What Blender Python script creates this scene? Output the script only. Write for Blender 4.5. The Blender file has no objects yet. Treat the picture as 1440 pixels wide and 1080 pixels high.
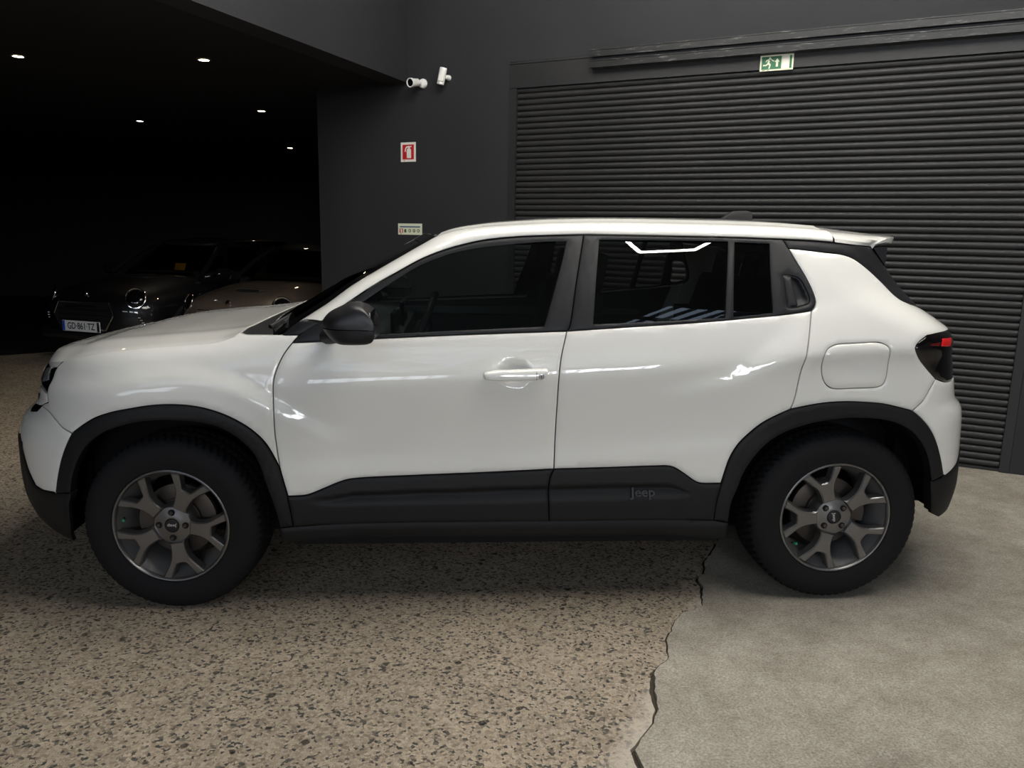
import bpy, bmesh, math, random
import numpy as np
from mathutils import Vector, Matrix
from mathutils.geometry import delaunay_2d_cdt
random.seed(7)
C = bpy.context.scene.collection
SC = bpy.context.scene
V = Vector

# ---------------------------------------------------------------- camera
cam_d = bpy.data.cameras.new('camera'); cam = bpy.data.objects.new('camera', cam_d); C.objects.link(cam)
cam_d.sensor_width = 36; cam_d.lens = 1085.03 / 1440 * 36; cam_d.clip_start = .05
cam.matrix_world = Matrix(((.997333, -.005161, -.072802, 1.0572), (-.070478, .191099, -.979037, -3.6628),
                           (.018965, .981557, .190226, 1.4268), (0, 0, 0, 1)))
SC.camera = cam
SC.view_settings.view_transform = 'Standard'; SC.view_settings.look = 'None'
SC.view_settings.gamma = 1; SC.view_settings.use_curve_mapping = False
SC.view_settings.exposure = 0.17

# ---------------------------------------------------------------- world and lights
world = bpy.data.worlds.new('world'); SC.world = world; world.use_nodes = True
bg = world.node_tree.nodes['Background']; bg.inputs[0].default_value = (.62, .78, 1, 1); bg.inputs[1].default_value = 1.5

# frame of the shutter wall: origin on the floor at the right guide, U along the wall (to the right), N towards the camera
WG = V((4.4429, .8593, 0)); WU = V((.85676, -.51571, 0)); WN = V((-.51571, -.85676, 0))
def wp(u, d, z): return WG + WU * u + WN * d + V((0, 0, z))
HALL_D, HALL_Z, HALL_U0, HALL_U1 = 18.0, 6.2, -8.5, 16.0

def area(name, loc, target, sx, sy, power, col=(1, 1, 1), spread=180):
    d = bpy.data.lights.new(name, 'AREA'); d.shape = 'RECTANGLE'; d.size = sx; d.size_y = sy
    d.energy = power; d.color = col; d.spread = math.radians(spread)
    o = bpy.data.objects.new(name, d); C.objects.link(o); o.location = loc
    o.rotation_euler = (V(target) - V(loc)).to_track_quat('-Z', 'Y').to_euler()
    return o
# daylight entering by the glazed band high in the far hall wall and by the roof lights
SKYLIGHTS = [(3.6, 7.8, 1.4, 2.2, 190, (.80, .90, 1)), (-1.6, 13.7, 3.2, 5.4, 480, (1, .985, .95)), (2.8, 13.7, 3.2, 5.4, 480, (1, .985, .95)), (7.2, 13.7, 3.2, 5.4, 420, (1, .985, .95))]   # u, d, width, length, power, colour
for u, d, sx, sy, pw, col in SKYLIGHTS:
    o = area('roof_daylight', wp(u, d, HALL_Z + .55), wp(u, d, 0), sx, sy, pw * 2.3, col)
    o.rotation_euler = Matrix((WU, WN, WU.cross(WN))).transposed().to_euler()
WINS = [(-3.0, 5.0, 90), (4.0, 5.0, 170), (11.0, 6.0, 760)]                      # u centre, width of the glazed bays of the front wall
for u, w, pw in WINS:
    area('window_daylight', wp(u, HALL_D + .5, 3.9), wp(u, 0, 2.2), w, 2.2, pw, (.93, .96, 1))

# ---------------------------------------------------------------- body surface of the white car
# x runs from the front axle to the rear, z up; half width W(x, z) of the body shell in metres
def spl(xs, ys):
    xs = np.array(xs, float); ys = np.array(ys, float)
    h = np.diff(xs); d = np.diff(ys) / h
    m = np.zeros(len(xs)); m[0] = d[0]; m[-1] = d[-1]
    for i in range(1, len(xs) - 1):
        if d[i-1] * d[i] > 0:
            w1 = 2*h[i] + h[i-1]; w2 = h[i] + 2*h[i-1]
            m[i] = (w1 + w2) / (w1 / d[i-1] + w2 / d[i])
    def f(x):
        x = np.clip(np.asarray(x, float), xs[0], xs[-1])
        i = np.clip(np.searchsorted(xs, x, side='right') - 1, 0, len(xs) - 2)
        t = (x - xs[i]) / h[i]
        return ((2*t**3 - 3*t**2 + 1) * ys[i] + (t**3 - 2*t**2 + t) * h[i] * m[i]
                + (-2*t**3 + 3*t**2) * ys[i+1] + (t**3 - t**2) * h[i] * m[i+1])
    return f
def sstep(a, b, x):
    t = np.clip((np.asarray(x, float) - a) / (b - a), 0, 1)
    return t * t * (3 - 2 * t)
belt_z = spl([-1, .0, .466, .75, 1.106, 1.468, 1.779, 2.139, 2.4, 2.8, 3.4], [.98, 1.0, 1.027, 1.043, 1.061, 1.078, 1.1, 1.131, 1.165, 1.2, 1.22])
shut_z = spl([-.83, -.79, -.74, -.65, -.55, -.4366, -.3437, -.2246, -.0895, .0819, .1842, .24, .6], [.77, .80, .83, .868, .896, .9205, .9497, .9739, .991, 1.0062, 1.0184, 1.026, 1.055])
side_d = spl([-.6, -.48, -.36, -.30, -.24, -.18, -.12, -.06, 0, .05, .10, .145, .165, .185, .25, .36, .43, .50, .8], [.490, .572, .649, .6845, .718, .7495, .779, .806, .831, .8495, .865, .877, .8795, .8785, .873, .864, .862, .867, .870])
fend_e = spl([-.2, 0, .02, .05, .1, .2, .3, .5], [.60, .775, .800, .822, .843, .860, .868, .870])
tuck = spl([.1, .2, .28, .35, .45, .6], [.12, .07, .022, .007, 0, 0])
nose_x = spl([.2, .3, .38, .48, .6, .66, .72, .77, .82, .86, .9, 1.0, 1.2], [-.72, -.79, -.818, -.825, -.824, -.803, -.742, -.716, -.722, -.706, -.685, -.63, -.55])
tail_x = spl([.2, .28, .36, .46, .6, .70, .76, .81, .88, .95, 1.0, 1.06, 1.09, 1.13, 1.18, 1.25, 1.32, 1.42, 1.5], [3.22, 3.27, 3.308, 3.327, 3.322, 3.315, 3.305, 3.258, 3.240, 3.222, 3.205, 3.192, 3.172, 3.115, 3.052, 2.998, 2.945, 2.86, 2.78])
haunch_c = spl([1.6, 1.95, 2.142, 2.25, 2.387, 2.55, 2.8, 3.3], [.78, .86, .91, .965, 1.006, 1.020, 1.030, 1.035])
blister_c = spl([-.8, -.5, -.223, -.08, .067, .2, .32, .412, .6], [.80, .85, .894, .922, .935, .92, .879, .827, .72])
NOSE_X0, TAIL_X0, NOSE_P, TAIL_P = -.05, 2.70, 2.3, 3.0
def W0(x, z):
    "half width before nose and tail close in"
    x = np.asarray(x, float); z = np.asarray(z, float)
    wd = side_d(belt_z(x) - z)
    wf = fend_e(shut_z(x) - z)
    k = sstep(.2, .56, x)
    w = wf * (1 - k) + wd * k - tuck(z)
    zc = blister_c(x)
    w = w + .021 * sstep(.75, .36, x) * np.clip((zc - z) / .055, 0, 1)**.8
    zc = haunch_c(x)
    w = w + .020 * sstep(1.72, 2.3, x) * np.clip(1 - (z - zc) / (.045 + .16 * sstep(2.0, 2.6, x)), 0, 1)
    w = w - .010 * sstep(2.12, 2.45, x) * sstep(0, .055, zc - z) * sstep(.21, .07, zc - z)
    return w
def close_in(x, z):
    t = np.clip((NOSE_X0 - x) / (NOSE_X0 - nose_x(z)), 0, 1)
    f = np.sqrt(np.clip(1 - t**NOSE_P, 0, 1))
    x0 = TAIL_X0 - .30 * sstep(1.05, 1.3, z)
    t = np.clip((x - x0) / (tail_x(z) - x0), 0, 1)
    return f * np.sqrt(np.clip(1 - t**TAIL_P, 0, 1))
def W(x, z):
    return W0(x, z) * close_in(np.asarray(x, float), np.asarray(z, float))
P = {
    'shut': [(-0.4773,0.9067),(-0.419,0.9269),(-0.3573,0.945),(-0.2262,0.9733),(-0.0892,0.9911),(0.0812,1.0059),(0.1838,1.0182),(0.2289,1.0338),(0.2492,1.0434),(0.2589,1.0512)],
    'cowl_low': [(0.2589,1.0512),(0.2717,1.0458),(0.3269,1.0462),(0.4178,1.0488),(0.4846,1.0502)],
    'seam_fd': [(0.4846,1.0502),(0.4628,1.0237),(0.4363,0.9878),(0.4124,0.9378),(0.4004,0.8968),(0.3971,0.8534),(0.4008,0.7789),(0.4018,0.6985),(0.413,0.572)],
    'seam_fd2': [(0.413,0.572),(0.4278,0.509),(0.4397,0.4594)],
    'seam_fd3': [(0.4397,0.4594),(0.4502,0.3917),(0.4558,0.3391)],
    'archf': [(0.413,0.572),(0.3662,0.6638),(0.3205,0.7122),(0.2691,0.7472),(0.2095,0.7746),(0.1448,0.7935),(0.0826,0.8021),(0.0204,0.8036),(-0.0417,0.7989),(-0.1045,0.7881),(-0.1725,0.7732),(-0.2396,0.7488),(-0.2931,0.7163),(-0.3355,0.6855)],
    'archf2': [(-0.3355,0.6855),(-0.3801,0.6008),(-0.4107,0.5201),(-0.4307,0.4474)],
    'archf_in': [(0.4057,0.3356),(0.3915,0.4132),(0.3607,0.5191),(0.331,0.6102),(0.3025,0.6507),(0.2664,0.6856),(0.2298,0.7108),(0.1855,0.7304),(0.1284,0.742),(0.0611,0.7464),(-0.0011,0.7475),(-0.0633,0.7426),(-0.1295,0.7275),(-0.1935,0.704),(-0.2326,0.6805),(-0.2709,0.6473),(-0.3012,0.6071),(-0.3256,0.5625),(-0.3451,0.5106),(-0.3566,0.4599),(-0.3708,0.4016)],
    'seam_bf': [(-0.3355,0.6855),(-0.3773,0.6978),(-0.4641,0.7378),(-0.5382,0.7448)],
    'seam_b': [(1.4685,1.077),(1.4425,0.9575),(1.4346,0.7679),(1.431,0.5549)],
    'seam_b2': [(1.431,0.5549),(1.4194,0.532),(1.4133,0.5076),(1.4119,0.4474),(1.4182,0.3488)],
    'clad_f': [(0.4397,0.4594),(0.4734,0.4596),(0.5106,0.4628),(0.5767,0.4882),(0.6236,0.5074),(0.6601,0.5181),(0.7003,0.5223),(0.9502,0.5336),(1.2176,0.5444),(1.431,0.5549)],
    'clad_r': [(1.431,0.5549),(1.6521,0.5608),(1.8306,0.5669),(1.8662,0.5678),(1.8934,0.5621),(1.9337,0.538),(1.9738,0.5101),(1.9964,0.5009),(2.079,0.5008)],
    'archr0': [(2.061,0.3501),(2.0647,0.4279),(2.079,0.5008)],
    'archr': [(2.079,0.5008),(2.1069,0.6043),(2.1348,0.6556),(2.1739,0.6973),(2.2227,0.7397),(2.2778,0.7708),(2.3283,0.7946)],
    'archr2': [(2.3283,0.7946),(2.413,0.8121),(2.482,0.8215),(2.5519,0.8245),(2.6226,0.8219),(2.6942,0.8157),(2.756,0.8025),(2.8154,0.7878)],
    'archr3': [(2.8154,0.7878),(2.8643,0.7502),(2.9076,0.7044),(2.9415,0.6525),(2.9697,0.5946),(2.9996,0.5186)],
    'archr_in': [(2.1191,0.3416),(2.1236,0.4198),(2.143,0.4815),(2.164,0.5464),(2.1983,0.6061),(2.2365,0.6526),(2.2845,0.6891),(2.3498,0.7191),(2.4208,0.7401),(2.4899,0.7528),(2.5596,0.7599),(2.6304,0.7592),(2.702,0.7527),(2.7543,0.7395),(2.8013,0.7177),(2.8455,0.681),(2.8837,0.6309),(2.9125,0.5685),(2.9312,0.5007),(2.9605,0.3597)],
    'seam_rd': [(2.3283,0.7946),(2.3398,0.8335),(2.3527,0.9342),(2.3678,1.0154),(2.382,1.0804),(2.3893,1.1188),(2.3996,1.165)],
    'belt_f': [(0.4628,1.0237),(0.5889,1.0316),(0.7507,1.0417),(1.1065,1.0609),(1.4685,1.077)],
    'belt_r': [(1.4685,1.077),(1.7785,1.1007),(1.9594,1.1147),(2.1407,1.1315),(2.3212,1.1515),(2.3996,1.165)],
    'dlo_r': [(2.3996,1.165),(2.4129,1.1768),(2.4186,1.1912),(2.4181,1.2075),(2.4087,1.2431),(2.3882,1.2917),(2.3609,1.3462),(2.3378,1.394)],
    'dlo_r2': [(2.3378,1.394),(2.3265,1.415),(2.3188,1.4283)],
    'rail_f': [(0.568,1.1017),(0.6607,1.1698),(0.7574,1.2345),(0.8402,1.2819),(0.9276,1.33),(1.0166,1.3656),(1.0839,1.3853),(1.1606,1.4026),(1.2882,1.4178),(1.5476,1.4313)],
    'rail_r': [(1.5476,1.4313),(1.8946,1.4317),(2.1253,1.4314),(2.3188,1.4283)],
    'rail_q': [(2.3188,1.4283),(2.4275,1.4255),(2.5272,1.4192),(2.6275,1.4106),(3.0727,1.3948)],
    'band_low': [(2.3378,1.394),(2.4217,1.3873),(2.4823,1.3809),(2.5392,1.3759),(2.589,1.363),(2.6393,1.3325),(2.7168,1.2714),(2.7673,1.2185),(2.7972,1.2008),(2.8479,1.1875)],
    'bpillar': [(1.5476,1.4313),(1.5114,1.2592),(1.4762,1.0847),(1.4685,1.077)],
    'glass_f': [(0.6422,1.0514),(0.6296,1.1092),(0.7129,1.168),(0.8584,1.2668),(0.9273,1.3066),(0.9936,1.3338),(1.0605,1.3559),(1.1604,1.3753),(1.1957,1.3802),(1.3786,1.3987),(1.4774,1.4037),(1.4607,1.3392),(1.3834,1.0937),(1.1064,1.0785),(0.7502,1.0572)],
    'glass_r': [(1.6082,1.4109),(1.819,1.4135),(2.1051,1.4141),(2.0824,1.2556),(2.0673,1.1342),(1.7792,1.116),(1.5699,1.1037),(1.5867,1.2526)],
    'glass_q': [(2.1338,1.4114),(2.2645,1.409),(2.254,1.2848),(2.2505,1.1552),(2.1777,1.1457),(2.1022,1.1376),(2.1151,1.2693)],
    'recess': [(2.3035,1.2902),(2.3526,1.2885),(2.3688,1.2777),(2.3843,1.2453),(2.3957,1.2105),(2.3918,1.1926),(2.3699,1.1826),(2.3098,1.1764),(2.3065,1.2283)],
    'flap_h': [(2.3035,1.2902),(2.3331,1.2873),(2.3399,1.2367),(2.3504,1.1828),(2.3098,1.1764),(2.3065,1.2283)],
    'fuel': [(2.4342,0.9508),(2.4342,1.0044),(2.4462,1.0267),(2.4636,1.0385),(2.4866,1.0452),(2.5711,1.0507),(2.6442,1.0536),(2.6721,1.0436),(2.6828,1.0333),(2.6876,1.0171),(2.6924,0.9582),(2.6914,0.917),(2.6852,0.8968),(2.6688,0.8844),(2.639,0.8801),(2.5662,0.877),(2.4963,0.8751),(2.4734,0.8808),(2.4554,0.8944),(2.4411,0.9215)],
    'lamp': [(2.8417,1.0802),(2.8022,1.0574),(2.7862,1.0368),(2.8029,1.0059),(2.8546,0.9544),(2.9076,0.9095)],
    'seam_br': [(2.9076,0.9095),(2.8775,0.8614),(2.8569,0.8269),(2.8154,0.7878)],
    'sill_top': [(0.4056,0.3341),(0.4558,0.3391),(0.5589,0.3439),(0.9496,0.3483),(1.4182,0.3488),(1.9203,0.3521),(2.061,0.3501),(2.1207,0.3397)],
    'sill_bot': [(0.4085,0.2681),(0.5204,0.2753),(0.7004,0.2797),(1.5005,0.2757),(1.8627,0.2806),(2.0906,0.2655),(2.1227,0.2732)],
    'fend_tri': [(0.4178,1.0488),(0.4859,1.0996),(0.568,1.1017),(0.4846,1.0502)],
    'sail': [(0.4628,1.0237),(0.4846,1.0502),(0.568,1.1017)],
    'handle': [(1.159,0.922),(1.1652,0.9298),(1.2083,0.9377),(1.2688,0.9402),(1.3357,0.9439),(1.3918,0.9438),(1.3971,0.9393),(1.3911,0.9251),(1.382,0.9133),(1.361,0.9079),(1.2848,0.9032),(1.2135,0.9012),(1.1654,0.9072)],
    'lock': [(1.3687,0.9262),(1.3713,0.9288)],
    'cup': [(1.2767,0.9242),(1.2793,0.9255)],
    'joint': [(1.3516,0.9261),(1.3529,0.9286)],
    'jeep': [(1.7751,0.4656),(1.7779,0.4656)],
    'glow': [(2.9197,1.0679),(3.0022,1.0644),(2.9993,1.0458),(2.9828,1.0289),(2.9073,1.0359)],
    'glow_dim': [(2.8419,1.0412),(2.8623,1.0512),(2.912,1.0555),(2.9052,1.036)],
    'bump_white': [(-0.5033,0.4391),(-0.4307,0.4474)],
    'c_groove_f': [(0.5466,0.4225),(0.95,0.4258),(1.4126,0.4336)],
    'c_ridge_f': [(0.5861,0.4519),(0.6853,0.4686),(1.4109,0.4927)],
    'c_groove_r': [(1.4139,0.4342),(1.8804,0.4452),(1.9711,0.4557)],
    'c_ridge_r': [(1.4137,0.4912),(1.8701,0.4975),(1.9035,0.4907),(1.9711,0.4557)],
    'pillar_up': [(0.4679,1.0912),(0.5688,1.1565),(0.6639,1.2274),(0.7518,1.2816),(0.8321,1.3296),(0.9135,1.3769),(0.9767,1.4121)],
}
# ---------------------------------------------------------------- materials
def mat(name, col, rough=.5, metal=0, coat=0, spec=.5, emit=None, es=0, coat_rough=.03):
    m = bpy.data.materials.new(name); m.use_nodes = True
    b = m.node_tree.nodes['Principled BSDF']
    b.inputs['Base Color'].default_value = (*col, 1); b.inputs['Roughness'].default_value = rough
    b.inputs['Metallic'].default_value = metal; b.inputs['Coat Weight'].default_value = coat
    b.inputs['Coat Roughness'].default_value = coat_rough; b.inputs['Specular IOR Level'].default_value = spec
    if emit: b.inputs['Emission Color'].default_value = (*emit, 1); b.inputs['Emission Strength'].default_value = es
    return m
def N(m, typ, **kw):
    n = m.node_tree.nodes.new(typ)
    for k, v in kw.items(): setattr(n, k, v)
    return n
def L(m, a, b): m.node_tree.links.new(a, b)
def BS(m): return m.node_tree.nodes['Principled BSDF']
def coords(m, scale=(1, 1, 1), kind='Object'):
    tc = N(m, 'ShaderNodeTexCoord'); mp = N(m, 'ShaderNodeMapping'); mp.inputs['Scale'].default_value = scale
    L(m, tc.outputs[kind], mp.inputs['Vector']); return mp.outputs[0]
def noise(m, vec, scale, detail=4, rough=.55):
    n = N(m, 'ShaderNodeTexNoise'); n.inputs['Scale'].default_value = scale; n.inputs['Detail'].default_value = detail
    n.inputs['Roughness'].default_value = rough; L(m, vec, n.inputs['Vector']); return n.outputs['Fac']
def ramp(m, fac, stops):
    r = N(m, 'ShaderNodeValToRGB'); e = r.color_ramp.elements
    while len(e) < len(stops): e.new(.5)
    for k, (p_, c) in enumerate(stops): e[k].position = p_; e[k].color = (*c, 1) if len(c) == 3 else c
    L(m, fac, r.inputs[0]); return r.outputs[0]
def mix(m, fac, a, b, mode='MIX'):
    x = N(m, 'ShaderNodeMix', data_type='RGBA', blend_type=mode)
    for s, v in ((x.inputs[0], fac), (x.inputs[6], a), (x.inputs[7], b)):
        if isinstance(v, bpy.types.NodeSocket): L(m, v, s)
        elif isinstance(v, (tuple, list)): s.default_value = (*v, 1)
        else: s.default_value = v
    return x.outputs[2]
def bump(m, fac, strength=.3, dist=.002):
    b = N(m, 'ShaderNodeBump'); b.inputs['Strength'].default_value = strength; b.inputs['Distance'].default_value = dist
    L(m, fac, b.inputs['Height']); L(m, b.outputs[0], BS(m).inputs['Normal'])

M = {}
M['white'] = mat('white_paint', (.81, .795, .75), .45, coat=1.0)
M['plastic'] = mat('black_plastic', (.009, .009, .0098), .58, spec=.28)
v = coords(M['plastic']); bump(M['plastic'], noise(M['plastic'], v, 900, 2), .12, .0006)
M['satin'] = mat('satin_black_film', (.011, .011, .013), .48, spec=.34)
M['gloss'] = mat('gloss_black', (.008, .008, .009), .08, coat=.5)
M['rubber'] = mat('tyre_rubber', (.008, .008, .009), .75, spec=.22)
M['mirror_shell'] = mat('mirror_shell_plastic', (.016, .015, .016), .38)
M['name_fill'] = mat('embossed_name_grey', (.030, .030, .034), .5)
M['seal'] = mat('rubber_seal', (.012, .012, .012), .6)
M['dark'] = mat('dark_liner', (.010, .010, .011), .85, spec=.15)
M['alloy'] = mat('graphite_alloy', (.21, .206, .206), .30, metal=.85)
M['alloy_in'] = mat('graphite_alloy_barrel', (.30, .295, .295), .38, metal=.7)
M['iron'] = mat('brake_iron', (.075, .062, .052), .5, metal=.6)
M['steel'] = mat('brushed_steel', (.35, .35, .36), .35, metal=1)
M['chrome'] = mat('chrome', (.75, .75, .76), .12, metal=1)
M['letter'] = mat('pale_lettering', (.50, .48, .45), .5)
M['green'] = mat('green_plastic', (.02, .22, .10), .45)
M['lens_red'] = mat('red_lens', (.45, .01, .012), .12, coat=.5, emit=(1, .02, .02), es=.12)
M['lens_red_dim'] = mat('dim_red_lens', (.10, .006, .006), .12, coat=.5)
M['lens_dark'] = mat('smoked_lens', (.004, .003, .0035), .06, coat=.3)
M['lens_clear'] = mat('headlight_lens', (.22, .23, .24), .08, coat=1)
M['interior'] = mat('interior_fabric', (.012, .012, .013), .85)
M['dash'] = mat('dashboard_plastic', (.016, .016, .018), .6)
M['screen'] = mat('dark_display', (.006, .007, .009), .1)
def glass(name, tint, ior=1.5):
    m = bpy.data.materials.new(name); m.use_nodes = True; nt = m.node_tree; nt.nodes.clear()
    o = nt.nodes.new('ShaderNodeOutputMaterial'); mx = nt.nodes.new('ShaderNodeMixShader')
    t = nt.nodes.new('ShaderNodeBsdfTransparent'); t.inputs[0].default_value = (*tint, 1)
    g = nt.nodes.new('ShaderNodeBsdfGlossy'); g.inputs[0].default_value = (1, 1, 1, 1); g.inputs['Roughness'].default_value = .0
    f = nt.nodes.new('ShaderNodeFresnel'); f.inputs[0].default_value = ior
    nt.links.new(f.outputs[0], mx.inputs[0]); nt.links.new(t.outputs[0], mx.inputs[1]); nt.links.new(g.outputs[0], mx.inputs[2])
    nt.links.new(mx.outputs[0], o.inputs[0]); return m
M['glass'] = glass('clear_green_glass', (.56, .64, .61), 1.6)
M['privacy'] = glass('privacy_glass', (.40, .44, .43), 1.6)
M['car_glass'] = glass('clear_car_glass', (.80, .83, .83), 1.5)
M['black_paint'] = mat('black_car_paint', (.003, .003, .005), .5, spec=.2, coat=1)
M['tan_paint'] = mat('taupe_car_paint', (.11, .086, .068), .4, metal=.2, coat=1)
M['plate'] = mat('plate_white', (.75, .76, .78), .4)
M['plate_blue'] = mat('plate_blue', (.03, .08, .45), .4)
M['ink'] = mat('black_print', (.012, .012, .014), .5)
M['amber'] = mat('yellow_card', (.85, .42, .03), .6)
M['cream'] = mat('photoluminescent_cream', (.72, .74, .56), .5)
M['signwhite'] = mat('sign_white', (.80, .78, .72), .5)
M['red'] = mat('sign_red', (.50, .012, .016), .5)
M['signgreen'] = mat('sign_green', (.035, .16, .075), .5)
M['blue'] = mat('sign_blue', (.05, .12, .22), .5)
M['olive'] = mat('sign_dark_green', (.06, .09, .03), .5)
M['cctv'] = mat('white_device_plastic', (.78, .77, .74), .38)
M['lamp'] = mat('lamp_glow', (.9, .8, .6), .5, emit=(1, .82, .55), es=30)
M['lamp_cool'] = mat('cool_lamp_glow', (.9, .9, .9), .5, emit=(1, .95, .9), es=12)
M['tube'] = mat('led_tube_glow', (.9, .9, .9), .5, emit=(1, .97, .90), es=50)
M['lamp_ring'] = mat('lamp_bezel', (.10, .10, .10), .4)
M['hall_light'] = mat('hall_pale_plaster', (.30, .30, .30), .9)
M['steel_frame'] = mat('painted_steel_frame', (.05, .05, .052), .6)

m = M['wall'] = mat('charcoal_wall_paint', (.026, .026, .028), .75, spec=.3)
v = coords(m); n1 = noise(m, v, 1.3, 3); L(m, ramp(m, n1, [(.35, (.022, .022, .025)), (.65, (.0265, .026, .0292))]), BS(m).inputs['Base Color'])
bump(m, noise(m, v, 90, 3), .06, .002)
m = M['bay'] = mat('bay_black_paint', (.018, .018, .021), .85, spec=.2)
m = M['bay_floor'] = mat('bay_floor_dark', (.008, .009, .009), .7, spec=.25)
m = M['shutter'] = mat('shutter_paint', (.022, .022, .022), .48, spec=.38)
v = coords(m); L(m, ramp(m, noise(m, v, 2.2, 3), [(.35, (.018, .0178, .0186)), (.7, (.023, .0225, .023))]), BS(m).inputs['Base Color'])
m = M['rail'] = mat('scuffed_rail_paint', (.02, .02, .02), .4, metal=.1)
v = coords(m, (1, 1, 6)); sc = noise(m, v, 9, 8, .75)
L(m, ramp(m, sc, [(.0, (.008, .008, .009)), (.56, (.014, .014, .014)), (.63, (.10, .10, .095)), (.74, (.22, .21, .19))]), BS(m).inputs['Base Color'])

m = M['aggregate'] = mat('exposed_aggregate', (.3, .25, .2), .75, spec=.25)
v = coords(m)
wn = N(m, 'ShaderNodeTexNoise'); wn.inputs['Scale'].default_value = 60; L(m, v, wn.inputs['Vector'])
wv = N(m, 'ShaderNodeVectorMath', operation='MULTIPLY_ADD'); L(m, wn.outputs['Color'], wv.inputs[0]); wv.inputs[1].default_value = (.010, .010, .010); L(m, v, wv.inputs[2])
vo = N(m, 'ShaderNodeTexVoronoi'); vo.inputs['Scale'].default_value = 112; L(m, wv.outputs[0], vo.inputs['Vector'])
vo2 = N(m, 'ShaderNodeTexVoronoi', feature='DISTANCE_TO_EDGE'); vo2.inputs['Scale'].default_value = 112; L(m, wv.outputs[0], vo2.inputs['Vector'])
vo3 = N(m, 'ShaderNodeTexVoronoi'); vo3.inputs['Scale'].default_value = 30; L(m, wv.outputs[0], vo3.inputs['Vector'])
sep = N(m, 'ShaderNodeSeparateColor'); L(m, vo.outputs['Color'], sep.inputs[0])
sep3 = N(m, 'ShaderNodeSeparateColor'); L(m, vo3.outputs['Color'], sep3.inputs[0])
chip = ramp(m, sep.outputs[0], [(0, (.05, .05, .048)), (.10, (.10, .095, .085)), (.17, (.24, .20, .155)), (.45, (.36, .30, .232)), (1, (.47, .40, .315))])
big_chip = ramp(m, sep3.outputs[1], [(.0, (.25, .25, .25)), (.045, (.25, .25, .25)), (.06, (1, 1, 1))])
near3 = ramp(m, vo3.outputs['Distance'], [(.30, (1, 1, 1)), (.42, (0, 0, 0))])
mort = ramp(m, vo2.outputs['Distance'], [(.0, (.62, .58, .52)), (.07, (1, 1, 1))])
cc = mix(m, 1.0, chip, mort, 'MULTIPLY')
cc = mix(m, near3, cc, mix(m, 1.0, cc, big_chip, 'MULTIPLY'))
big = noise(m, v, 1.1, 5); mid = noise(m, v, 7, 5)
cc = mix(m, .5, cc, ramp(m, big, [(.3, (.70, .68, .66)), (.7, (1.15, 1.1, 1.05))]), 'MULTIPLY')
cc = mix(m, .35, cc, ramp(m, mid, [(.3, (.6, .6, .6)), (.7, (1.2, 1.2, 1.2))]), 'MULTIPLY')
# paler strip of bare chips beside the broken edge of the slab (line through two floor points)
sx = N(m, 'ShaderNodeSeparateXYZ'); L(m, v, sx.inputs[0])
def math_(op, a, b):
    k = N(m, 'ShaderNodeMath', operation=op)
    for s_, q in zip(k.inputs, (a, b)):
        if isinstance(q, bpy.types.NodeSocket): L(m, q, s_)
        else: s_.default_value = q
    return k.outputs[0]
dl = math_('ADD', math_('MULTIPLY', math_('SUBTRACT', sx.outputs[0], 1.70), .869), math_('MULTIPLY', math_('SUBTRACT', sx.outputs[1], -1.36), -.494))
dl = math_('ADD', dl, math_('MULTIPLY', math_('SUBTRACT', noise(m, v, 9, 3), .5), .10))
pale = ramp(m, dl, [(.0, (0, 0, 0)), (.06, (1, 1, 1))])
cc = mix(m, pale, cc, mix(m, .62, cc, (.56, .50, .43)))
L(m, cc, BS(m).inputs['Base Color']); bump(m, vo2.outputs['Distance'], .25, .004)

m = M['concrete'] = mat('grey_concrete', (.3, .28, .25), .8, spec=.25)
v = coords(m); n1 = noise(m, v, 1.4, 6, .6); n2 = noise(m, v, 130, 5, .8); n3 = noise(m, v, 5, 8, .7); n4 = noise(m, v, 30, 6, .7)
c1 = ramp(m, n1, [(.3, (.30, .272, .23)), (.55, (.375, .342, .29)), (.75, (.47, .435, .375))])
c1 = mix(m, .85, c1, ramp(m, n2, [(.34, (.42, .42, .42)), (.52, (1, 1, 1)), (.68, (1.55, 1.55, 1.55))]), 'MULTIPLY')
c1 = mix(m, .5, c1, ramp(m, n3, [(.35, (.55, .52, .48)), (.6, (1.1, 1.1, 1.1))]), 'MULTIPLY')
c1 = mix(m, .4, c1, ramp(m, n4, [(.35, (.65, .63, .6)), (.6, (1.1, 1.1, 1.1))]), 'MULTIPLY')
L(m, c1, BS(m).inputs['Base Color']); bump(m, n2, .35, .003)
m = M['crack'] = mat('crack_dirt', (.07, .058, .045), .95, spec=.1)

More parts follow.
